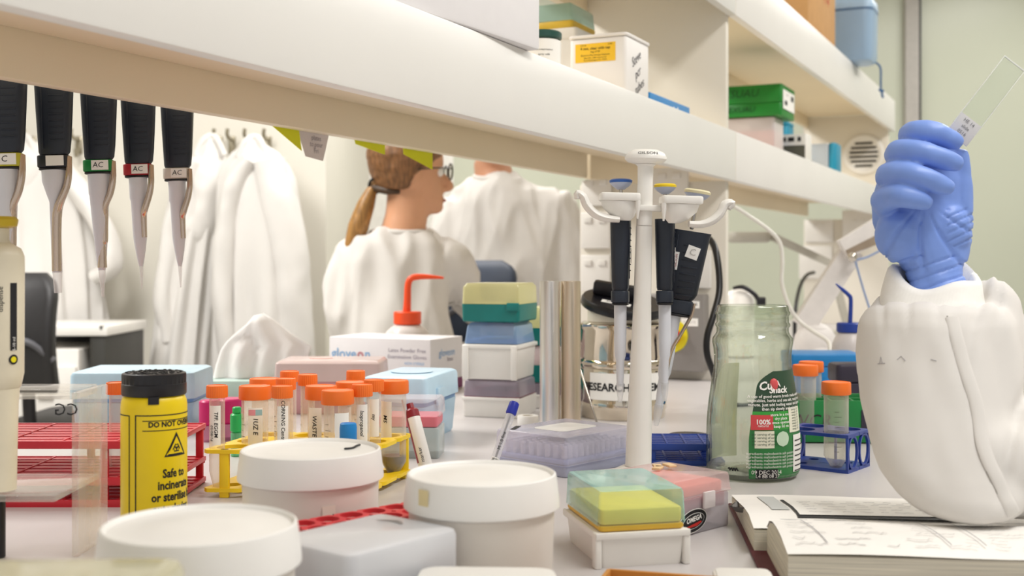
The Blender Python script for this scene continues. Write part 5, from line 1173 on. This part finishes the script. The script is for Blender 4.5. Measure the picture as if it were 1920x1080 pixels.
build_person('person with a brown ponytail and eyeglasses in a white gown, seen from behind', 770, 401, WY, math.radians(14),
    [(432, 752, 52, .060, .01, .1), (442, 748, 72, .075, .01, .1), (458, 744, 92, .09, .01, .15), (490, 740, 100, .105, .01, .2), (540, 742, 102, .112, .01, .2), (600, 746, 104, .118, .0, .2), (680, 748, 108, .125, .0, .2), (760, 750, 118, .14, .0, .2), (820, 752, 125, .16, -.02, .2)],
    [([(690, 478, .0), (663, 500, -.01), (655, 560, -.02), (656, 625, .0), (700, 690, .12), (760, 690, .22)], [.062, .060, .056, .052, .043, .036]),
     ([(815, 480, .02), (838, 496, .04), (858, 530, .08), (868, 570, .10), (888, 592, .14), (905, 604, .16)], [.062, .060, .054, .050, .042, .034])],
    [([(-.09+sx, .02, wz(800)), (-.14+sx, .30, wz(800)-.02), (-.14+sx, .32, .30), (-.14+sx, .30, .08)], [.085, .068, .055, .045]),
     ([(.08+sx, .02, wz(800)), (.04+sx, .30, wz(800)-.02), (.0+sx, .32, .30), (.0+sx, .30, .08)], [.085, .068, .055, .045])],
    SKIN, woman_hair, ([(768, 365, .0), (762, 405, .0), (755, 440, .0), (752, 470, .0)], [.060, .056, .060, .075]), 1.3, woman_extra)
def man_hair(root, TH, L, k):
    m = M(); m.loft(headrings(TH, .010, .085, lambda z: -.01 if z < .1 else .03 if z < .14 else .07 if z < .16 else .082 if z < .19 else .056), HAIRD); remeshed(m, .007, 5).obj('hair', root, sharp=80)
MY = 3.95; mz = lambda y: EYE+(HY-y)*MY/F
build_person('person in a crew neck white gown whose head is behind the shelf', 922, 313, MY, math.radians(-82),
    [(328, 928, 36, .075, .0, 0), (338, 932, 66, .085, .0, 0), (352, 944, 94, .10, .0, 0), (378, 950, 112, .112, .0, 0), (430, 952, 113, .120, .0, 0), (520, 952, 108, .122, .0, 0), (640, 952, 108, .125, .0, 0), (760, 952, 118, .135, .0, 0), (860, 952, 122, .14, .0, 0)],
    [([(860, 385, .0), (846, 410, -.01), (838, 470, -.02), (834, 540, -.02), (846, 620, -.10), (868, 690, -.17)], [.070, .068, .062, .056, .050, .040]),
     ([(1036, 380, .0), (1056, 408, -.0), (1066, 470, -.01), (1066, 545, -.01), (1062, 630, -.08), (1050, 700, -.15)], [.070, .068, .062, .056, .050, .040])],
    [([(.05-.10, .0, mz(800)), (.05-.10, -.01, .50), (.05-.10, .02, .08)], [.095, .06, .045]), ([(.05+.10, .0, mz(800)), (.05+.10, -.01, .50), (.05+.10, .02, .08)], [.095, .06, .045])],
    SKIN2, man_hair, ([(922, 300, .01), (924, 320, .01), (930, 345, .01)], [.062, .063, .075]), 4.1)

# the arm that holds the slide
root = thing('person', 'gloved forearm in a white sleeve raised from the notebook, holding up a clear slide', 'person', W(1810, 984, .935), 0)
o0 = root.location.copy(); Q = lambda px, py, Y: W(px, py, Y)-o0
m = M(); m.tube([Q(1752, 470, 1.072), Q(1757, 560, 1.055), Q(1775, 700, 1.02), Q(1808, 870, .965), Q(1840, 900, .955), Q(1960, 870, .97), Vector((.64, .985, 1.10))-o0, Vector((.74, .99, 1.15))-o0], [.017, .017, .024, .028, .028, .028, .022, .018], SKIN, 18, smooth=4)
# the wearer sits just outside the picture, to the right
V = lambda x, y, z: Vector((x, y, z))-o0
TT_ = ((.60, .16, .15), (.75, .15, .14), (.92, .16, .13), (1.06, .175, .125), (1.13, .17, .11), (1.18, .12, .09), (1.21, .062, .062), (1.25, .055, .055), (1.30, .055, .055))
def trunk(g, hi=9.): return [hring(V(.83, 1.0, z).x, V(.83, 1.0, z).y, V(.83, 1.0, z).z, rx+g, ry+g, math.radians(-20)) for z, rx, ry in TT_ if z < hi]
m.loft(trunk(-.03), SKIN)
TH2 = Matrix.Translation(V(.83, 1.0, 1.26)) @ Matrix.Rotation(math.radians(168), 4, 'Z'); m.loft(headrings(TH2), SKIN)
m.tube([TH2 @ Vector(p) for p in ((.080, 0, .112), (.096, 0, .090), (.107, 0, .072), (.090, 0, .062))], [.007, .009, .0115, .007], SKIN, 12, smooth=3)
for s in (-1, 1): m.ball((0, 0, 0), (.018, .007, .030), SKIN, 12, TH2 @ Matrix.Translation((-.004, s*.073, .092)))
for s in (-1, 1): m.tube([V(.85+.08*s, .98, .66), V(.70+.10*s, .72, .64), V(.66+.10*s, .70, .30), V(.66+.10*s, .72, .06)], [.08, .065, .05, .04], SKIN, 16, smooth=4)
remeshed(m, .006, 4).obj('body', root, sharp=80)
m = M(); m.loft(trunk(0., 1.2), GOWN); m.tube([V(.93, 1.0, 1.13), V(1.02, .97, 1.02), V(1.03, .90, .88), V(.95, .74, .80)], [.065, .062, .056, .05], GOWN, 20, smooth=5)
remeshed(m, .010, 6, folds(.012, 8, 2.6, 2.2)).obj('gown', root, sharp=80)
m = M(); m.loft(headrings(TH2, .012, .07, lambda z: -.02 if z < .1 else .03 if z < .14 else .07 if z < .16 else .084 if z < .19 else .056), HAIRD); remeshed(m, .007, 5).obj('hair', root, sharp=80)
m = M()
for s in (-1, 1): m.tube([V(.85+.08*s, .98, .66), V(.70+.10*s, .72, .64), V(.66+.10*s, .70, .30), V(.66+.10*s, .72, .10)], [.095, .08, .066, .058], mat('dark_trousers'), 16, smooth=4)
remeshed(m, .012, 5).obj('trousers', root, sharp=80)
for s in (-1, 1):
    m = M(); m.loft([hring(V(.63+.10*s, .69, 0).x, V(.63+.10*s, .69, 0).y, zz-o0.z, a_, b_, math.radians(-20)) for zz, a_, b_ in ((.0, .042, .125), (.02, .046, .13), (.05, .044, .115), (.08, .04, .07))], mat('shoe_dark', '#2b2a2d', .5)); m.obj('shoe', root)
GLOVE = mat('glove_blue', '#7f9fe8', .45, var=.03, scale=60)
m = M()
m.loft([hring(Q(cx, y, Yc).x, Q(cx, y, Yc).y, Q(cx, y, Yc).z, hw*Yc/F, ry, 0) for y, cx, hw, ry, Yc in
    ((575, 1756, 50, .024, 1.056), (538, 1757, 52, .024, 1.062), (518, 1750, 52, .025, 1.066), (494, 1746, 65, .028, 1.07), (464, 1737, 82, .031, 1.074), (425, 1730, 93, .031, 1.076), (385, 1727, 92, .030, 1.078), (345, 1729, 82, .028, 1.076), (305, 1734, 69, .024, 1.074), (275, 1738, 50, .019, 1.072))], GLOVE)
for pts, rad in (([(1722, 285, 1.086), (1708, 264, 1.066), (1722, 256, 1.050), (1752, 258, 1.043), (1785, 271, 1.043), (1801, 280, 1.044)], [.0118, .0116, .0110, .0104, .0088, .0052]),
                 ([(1702, 318, 1.086), (1683, 298, 1.060), (1702, 293, 1.042), (1735, 297, 1.033), (1782, 311, 1.032), (1802, 318, 1.033)], [.0124, .0120, .0114, .0107, .0090, .0054]),
                 ([(1694, 360, 1.082), (1666, 340, 1.056), (1686, 335, 1.037), (1718, 339, 1.026), (1764, 355, 1.024), (1785, 363, 1.025)], [.0124, .0122, .0116, .0109, .0090, .0054]),
                 ([(1688, 412, 1.078), (1658, 386, 1.056), (1674, 378, 1.037), (1694, 377, 1.026), (1728, 386, 1.023), (1744, 391, 1.024)], [.0124, .0122, .0112, .0103, .0080, .0048]),
                 ([(1780, 470, 1.074), (1792, 420, 1.068), (1797, 370, 1.066), (1797, 330, 1.066), (1797, 300, 1.064), (1799, 287, 1.063)], [.017, .0150, .0125, .0108, .0096, .0070])):
    m.tube([Q(*p) for p in pts], rad, GLOVE, 16, smooth=5)
m.ball(Q(1690, 450, 1.062), (.024, .020, .026), GLOVE, 18); m.ball(Q(1775, 440, 1.060), (.022, .018, .027), GLOVE, 18)
def glove_fold(c, n):
    p = c+o0; py = HY-(p.z-EYE)/p.y*F; px = HX+p.x/p.y*F; w = 0.
    if py > 395:       # tension creases fan out of the palm centre; rings of slack at the wrist
        a = math.atan2(py-385, px-1735); fade = min(1, (py-395)/40)*(1 if py < 500 else max(.2, 1-(py-500)/30))
        w += -.0022*fade*max(0, math.sin(a*11+.6+.02*(py-400)))**6*(1 if 1660 < px < 1815 else .3)
        w += -.0016*max(0, math.sin((py-478+.32*(px-1740))*.30))**4*(1 if py > 488 else 0)
    if px > 1775 and 400 < py < 470: w += -.0014*max(0, math.sin((py+.45*px)*.42))**4
    return w+.0006*noise.noise(c*90)
remeshed(m, .0015, 4, glove_fold).obj('glove', root, sharp=80)
# sleeve
m = M(); SL = ((572, 1752, 60, .030, 1.046), (576, 1753, 96, .044, 1.045), (586, 1755, 122, .052, 1.042), (614, 1757, 139, .057, 1.036), (680, 1757, 148, .059, 1.024), (760, 1762, 150, .058, 1.005), (830, 1774, 145, .056, .985), (890, 1790, 134, .052, .966), (935, 1806, 118, .047, .952), (962, 1814, 98, .040, .944), (978, 1816, 70, .030, .938), (985, 1817, 40, .018, .935))
m.loft([hring(Q(cx, y, Yc).x, Q(cx, y, Yc).y, Q(cx, y, Yc).z, hw*Yc/F, ry, 0, 40) for y, cx, hw, ry, Yc in SL], GOWN)
m.tube([Q(1820, 885, .962), Q(1880, 884, .962), Q(1960, 870, .972), Vector((.55, .98, 1.02))-o0, Vector((.67, .99, 1.115))-o0, Vector((.73, .99, 1.14))-o0], [.040, .042, .045, .054, .064, .05], GOWN, 24, smooth=5)
m.tube([Q(1842, 535, 1.070), Q(1862, 575, 1.062), Q(1870, 630, 1.054), Q(1862, 700, 1.04)], [.012, .021, .026, .028], GOWN, 18, smooth=4); m.tube([Q(1680, 552, 1.074), Q(1668, 594, 1.066), Q(1662, 640, 1.056), Q(1668, 710, 1.04)], [.010, .018, .024, .028], GOWN, 18, smooth=4); m.ball(Q(1872, 900, .95), (.030, .03, .036), GOWN, 18)
def sleeve_fold(c, n):
    p = c+o0; py = HY-(p.z-EYE)/p.y*F; px = HX+p.x/p.y*F
    w = .0045*noise.noise(Vector((c.x*26, c.y*14, c.z*6)))+.0018*noise.noise(Vector((c.x*60+3, c.y*30, c.z*14)))
    g = max(0, 1-(py-560)/90) if py > 555 else 1     # gathers below the cuff
    w -= .0028*g*max(0, math.sin(px*.115+.6*math.sin(px*.03)))**3
    if px > 1800: w -= .0045*max(0, math.sin((px-1800)*.05+(py-600)*.012))**6*min(1, (px-1800)/40)*(1 if px < 1900 else max(0, 1-(px-1900)/60))
    if py > 900: w *= max(.15, 1-(py-900)/80)
    return w
sl = remeshed(m, .0036, 6, sleeve_fold); sl.obj('sleeve', root, sharp=80)
bv = BVHTree.FromPolygons([Vector(v) for v in sl.v], sl.f)
def onto(px, py, lift=.0012):
    d = W(px, py, 1.0)-Vector((0, 0, EYE)); e = Vector((0, 0, EYE))-o0; h = bv.ray_cast(e, d.normalized())
    return h[0]+h[1]*lift if h[0] is not None else Q(px, py, .97)
m = M(); P = [onto(*p) for p in ((1784, 606), (1792, 640), (1802, 680), (1815, 720), (1828, 760), (1836, 800), (1842, 840), (1852, 872), (1866, 905), (1880, 935), (1892, 958), (1898, 972))]
m.tube(P, [.0056]*len(P), GOWN, 12, smooth=3, flat=.30); m.obj('sleeve_seam', root, sharp=60)
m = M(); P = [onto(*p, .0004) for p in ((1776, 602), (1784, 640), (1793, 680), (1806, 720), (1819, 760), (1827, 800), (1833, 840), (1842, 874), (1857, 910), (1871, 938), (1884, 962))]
m.tube(P, .0007, mat('seam_shadow_thread', '#a7a29c', .8), 6, smooth=3); m.obj('shaded_stitch_line', root)  # stitching greyed so its colour carries the shade along the seam
m = M()
for pts in (((1650, 690), (1652, 678), (1655, 690)), ((1646, 691), (1660, 690)), ((1682, 684), (1690, 677), (1698, 686)), ((1745, 683), (1756, 686))):
    m.tube([onto(*p, .0004) for p in pts], .00024, mat('faint_ink', '#a5a2a6', .8), 5)
m.obj('pen_marks', root)
# knit cuff
KN = mat('knit_cuff', '#f3f0ea', .9, var=.02, scale=120); m = M(); rings = []
for y, cx, hw, ry, Yc, dz in ((618, 1750, 84, .044, 1.044, 0), (600, 1749, 92, .049, 1.045, 0), (580, 1748, 93, .049, 1.048, 0), (560, 1748, 89, .047, 1.052, 0), (542, 1750, 85, .045, 1.056, 0), (526, 1752, 82, .043, 1.059, 0), (518, 1753, 76, .039, 1.061, 0), (521, 1753, 67, .033, 1.062, 0), (545, 1754, 56, .026, 1.061, 0)):
    rg = hring(Q(cx, y, Yc).x, Q(cx, y, Yc).y, Q(cx, y, Yc).z, hw*Yc/F, ry, 0, 160)
    c = sum((Vector(v) for v in rg), Vector())/160; tl = .11
    rings.append([tuple(c+(Vector(v)-c)*(1+(.010 if j % 2 else -.004)*(y > 503))+Vector((0, 0, ((v[0]-c.x)*.06+(v[1]-c.y)*(.34 if y < 550 else .22 if y < 570 else .14)+.004*math.sin(j*.12+y*.01))))) for j, v in enumerate(rg)])
m.loft(rings, KN, (0, 0)); m.obj('knit_cuff', root, sharp=70)
root.location.z += .004
# the slide between finger and thumb
p0, p1 = W(1792, 262, 1.052), W(1895, 122, 1.060); c = (p0+p1)/2; L_ = (p1-p0).length
o = thing('microscope_slide', 'clear slide with a frosted end held up between gloved finger and thumb', 'slide', p0, 0); a = math.atan2(p1.z-p0.z, p1.x-p0.x)
T = Matrix.Rotation(-(a-PI/2), 4, 'Y')
GS = clear('slide_glass', '#f8faf6', '#f7faf4', .10, .05, .6); m = M(); m.box((0, 0, L_*.57), (.0225, .0012, L_*.86), GS, .0002, T=T); m.obj('slide_glass', o)
m = M(); m.box((0, 0, .012), (.0228, .0014, .022), clear('slide_frost', '#f4f2f6', '#f1eff3', .7), .0002, T=T)
m.box((0, 0, L_*.995), (.0224, .0016, .0012), mat('glass_edge', '#f2f5ee', .15), .0002, T=T)
for s in (-1, 1): m.box((s*.0112, 0, L_*.57), (.0007, .0016, L_*.86), mat('glass_edge'), .0002, T=T)
TT = T @ face(0, -.0009, .014)
for i in range(3): m.text(('HE 14', 'slide', '0516')[i], .0045, mat('pencil_grey'), TT, 0, .005-.0055*i)
m.obj('frosted_end', o)

# ------------------------------------------------------------------ the back of the room
COAT = mat('coat_white', '#ece9e5', .85, var=.012, scale=12)
def coat(label, Y, px0, px1, y0, y1, seed, sleeves, flare=1.25, hook=None):
    k = Y/F; cx = (px0+px1)/2; c = W(cx, y1, Y); c.y = Y
    o = thing('lab_coat', label, 'coat', c, 0, 'white lab coats hanging on the back wall'); m = M(); rings = []; n = 72
    H = (y1-y0)*k; hw = (px1-px0)/2*k; hx = ((hook or cx)-cx)*k
    for i in range(22):
        t = i/21; z = H*(1-t); w = hw*(.10+.62*min(1, t/.12)**.6+(.28)*t**.8); dp = .03+.055*min(1, t/.15)+.02*t; rg = []
        sx_ = hx*(1-t)**1.5
        for j in range(n):
            a = 2*PI*j/n; f = 1+.34*min(1, t*2.2)*noise.noise(Vector((math.cos(a)*2.6+seed, math.sin(a)*2.6, t*.9+seed)))+.10*math.sin(a*11+seed*3+t*2.5)*min(1, t*1.6)
            rg.append((sx_+w*f*math.cos(a), -.02+dp*f*math.sin(a)+.012*noise.noise(Vector((a*2, t*4, seed))), z+.012*math.sin(a*5+seed)*(t > .95)))
        rings.append(rg)
    m.loft(rings[::-1], COAT); m.obj('coat_body', o, sharp=80)
    for pts, r in sleeves:
        P = [W(p, q, Y-.07)-c for p, q in pts]; R_s = [r*.85, r]+[r*1.04]*(len(P)-3)+[r*.82]; s = M(); s.tube(P, R_s, COAT, 26, smooth=6, flat=.55)
        g = M(); g.add([tuple(Vector(v)+Vector((.012*noise.noise(Vector((v[0]*14+seed, v[1]*14, v[2]*9))), -.012*abs(noise.noise(Vector((v[0]*18, seed, v[2]*16)))), 0))) for v in s.v], s.f, COAT); g.obj('coat_sleeve', o, sharp=80)
    m = M(); m.tube([(hx-.055, -.055, H-.065), (hx-.03, -.05, H-.01), (hx, -.03, H+.012), (hx+.03, -.05, H-.01), (hx+.055, -.055, H-.065)], .012, COAT, 10, smooth=4); m.obj('collar', o)
    return o
HM = mat('hook_metal', '#a29a86', .35, .7)
for i, (px, lb) in enumerate(((52, 'coat hook at the left end of the row, above a white coat'), (140, 'second coat hook from the left'), (405, 'coat hook with a bare bent tip between two coats'), (430, 'middle coat hook above the gap between the coats'), (462, 'coat hook holding the right hand coat'), (498, 'last coat hook on the right of the row'))):
    p = W(px, 270, 4.55); o = thing('coat_hook', lb, 'hook', (p.x, 4.598, p.z), 0, 'coat hooks on the back wall')
    m = M(); m.box((0, -.004, 0), (.028, .008, .07), HM, .003); m.obj('hook_plate', o)
    m = M(); m.tube([(0, -.006, .025), (0, -.05, .020), (0, -.085, .035), (.004, -.09, .055)], .007, HM, 10, smooth=4); m.tube([(0, -.006, -.01), (.004, -.04, -.045), (.008, -.06, -.04), (.008, -.065, -.02)], .006, HM, 10, smooth=4); m.obj('hook_prongs', o)
coat('white lab coat hanging behind the left pipettes', 4.42, -20, 205, 262, 740, 2.1, [([(70, 300), (40, 400), (40, 520), (60, 640), (70, 700)], .075), ([(110, 300), (165, 380), (200, 440), (205, 500), (178, 520)], .070)], hook=52)
coat('narrow white lab coat behind the last hanging pipette', 4.46, 286, 396, 262, 730, 5.7, [([(375, 300), (345, 360), (320, 450), (310, 560), (316, 640)], .066), ([(388, 300), (390, 350), (388, 400), (372, 440), (352, 440)], .060)], hook=400)
coat('wide white lab coat at the right end of the hook row', 4.37, 406, 588, 264, 760, 9.3, [([(470, 300), (436, 360), (424, 450), (420, 560), (430, 660)], .075), ([(505, 300), (525, 380), (545, 470), (552, 560), (560, 660)], .072)], hook=480)

# round notice on the wall behind the ponytail
p = W(647, 475, 5.99); o = thing('safety_notice', 'round red and white notice on the wall behind the ponytail', 'notice', (p.x, 5.998, p.z), 0); R = .118; T = face(0, -.001, 0); m = M()
def seg_(y0, y1, mt, up):
    P = []; n = 24
    for i in range(n+1): y = y0+(y1-y0)*i/n; P.append((math.sqrt(max(0, R*R-y*y)), y))
    pl = P+[(-x, y) for x, y in P[::-1]]; m.add([(x, y, up) for x, y in pl], [tuple(range(len(pl)))], mt, T)
RN = mat('notice_red', '#d8202f', .5); m.prism([(R*1.02*math.cos(2*PI*i/40), R*1.02*math.sin(2*PI*i/40)) for i in range(40)], -.0005, .001, LABEL, T); seg_(.02, R, RN, .0014); seg_(-R, -R*.58, RN, .0014)
for i in range(2): m.text(('SAFETY', 'FIRST')[i], .036, LABEL, T, 0, .07-.036*i, lift=.0018, bold=.02)
m.obj('notice_disc', o)
p = W(642, 548, 5.99); o = thing('wall_bracket', 'small olive and black bracket under the round notice', 'bracket', (p.x, 5.998, p.z), 0); m = M(); m.box((0, -.02, 0), (.02, .04, .09), mat('olive_dark', '#5f5a2a', .5), .003); m.obj('bracket_body', o); m = M(); m.box((0, -.02, -.055), (.022, .042, .02), BLK, .003); m.obj('bracket_foot', o)

# chairs, desk, drawers
def chair(label, px, Y, ytop, ybot, hw, col, yaw, arc=None):
    k = Y/F; c = W(px, 0, Y); o = thing('lab_chair', label, 'chair', (c.x, Y, 0), yaw); zt, zb = EYE+(HY-ytop)*k, EYE+(HY-ybot)*k; w = hw*k
    mt = mat('chair_'+col, {'black': '#232224', 'navy': '#3a465c'}[col], .55, var=.06); m = M(); rings = []
    for i in range(15):
        t = i/14; z = zb+(zt-zb)*t; s = 1-.06*(1-t); e = 1 if t < .78 else math.sqrt(max(.02, 1-((t-.78)/.22)**2*.72)); e *= 1 if t > .06 else .92
        rings.append([(x, y+.05*(x/w)**2*-1-.04*math.sin(t*PI), z) for x, y in rrect(2*w*s*e, .075 if .03 < t < .96 else .05, .03, 6)])
    m.loft(rings, mt); m.obj('backrest', o, sharp=60)
    m = M(); m.tube([(-w*.96, -.085, zb+(zt-zb)*.28), (-w*.5, -.10, zb+(zt-zb)*.42), (0, -.105, zb+(zt-zb)*.46), (w*.5, -.10, zb+(zt-zb)*.42), (w*.96, -.085, zb+(zt-zb)*.28)], .010, mat('chair_trim_'+col, '#55555a', .5), 8, smooth=4); m.obj('back_band', o)
    yc = .24 if col == 'black' else .10; sz = max(.42, zb-.12); m = M(); m.rblock(2*w*(1 if col == 'black' else .8), .44 if col == 'black' else .24, .08, sz-.04, sz+.03, mt, .02, T=Matrix.Translation((0, .24 if col == 'black' else .14, 0))); m.obj('seat', o)
    m = M(); m.tube([(0, .0, zb+.05), (0, .03, sz-.02), (0, yc*.5, sz-.05), (0, yc, sz-.045)], .018, BLK, 10, smooth=4); m.obj('back_post', o)
    m = M(); m.cyl(.028, .10, sz-.045, BLK, T=Matrix.Translation((0, yc, 0))); m.obj('gas_column', o)
    for i in range(5):
        a = 2*PI*i/5+.3; br = .28 if col == 'black' else .15; m = M(); m.tube([(0, yc, .11), (br/2*math.cos(a), yc+br/2*math.sin(a), .095), (br*math.cos(a), yc+br*math.sin(a), .07)], [.024, .02, .014], BLK, 8); m.obj('base_arm', o)
        m = M(); m.ball((br*math.cos(a), yc+br*math.sin(a), .028), .028, BLK, 12); m.obj('caster', o)
    return o
chair('black office chair behind the dispenser at the left edge', 52, 3.25, 511, 735, 74, 'black', 0)
chair('navy lab chair between the two people', 905, 3.42, 488, 640, 72, 'navy', math.radians(-8))
p = W(120, 0, 4.1); zt = EYE-(612-HY)/F*3.8
o = thing('desk', 'pale desk with a dark side frame behind the black chair', 'desk', (W(40, 0, 4.02).x, 4.02, 0), 0); xr = W(205, 0, 3.83).x-o.location.x
m = M(); m.box((xr-.55, 0, zt-.016), (1.1, .42, .032), WP, .004); m.obj('desk_top', o)
m = M(); m.box((xr-.035, 0, (zt-.033)/2), (.05, .40, zt-.034), mat('desk_frame_dark', '#34332f', .5), .003); m.obj('side_frame', o); m = M(); m.box((xr-.55, .17, zt-.10), (.90, .03, .12), mat('desk_frame_dark'), .003); m.obj('back_panel', o)
m = M(); m.cyl(.011, zt-.012, zt+.001, mat('cap_dark', '#4a4a48', .5), T=Matrix.Translation((xr-.02, -.2, 0))); m.obj('edge_cap', o)
m = M(); m.box((xr-1.05, 0, (zt-.032)/2), (.05, .40, zt-.034), mat('desk_frame_dark'), .003); m.obj('side_frame', o)
o = thing('drawer_unit', 'white drawer unit under the desk beside the black chair', 'drawers', (W(128, 0, 3.9).x-.03, 3.985, 0), 0); h = EYE-(655-HY)/F*3.8
m = M(); m.box((0, 0, h/2), (.20, .36, h), WP, .004); m.obj('cabinet_body', o)
for i in range(3):
    z = h*(.80-.30*i); m = M(); m.box((0, -.188, z), (.19, .014, h*.27), WPM, .003); d_ = m.obj('drawer', o); m = M(); m.box((.0, -.200, z+.02), (.05, .012, .012), GREY, .003); m.obj('handle', d_)
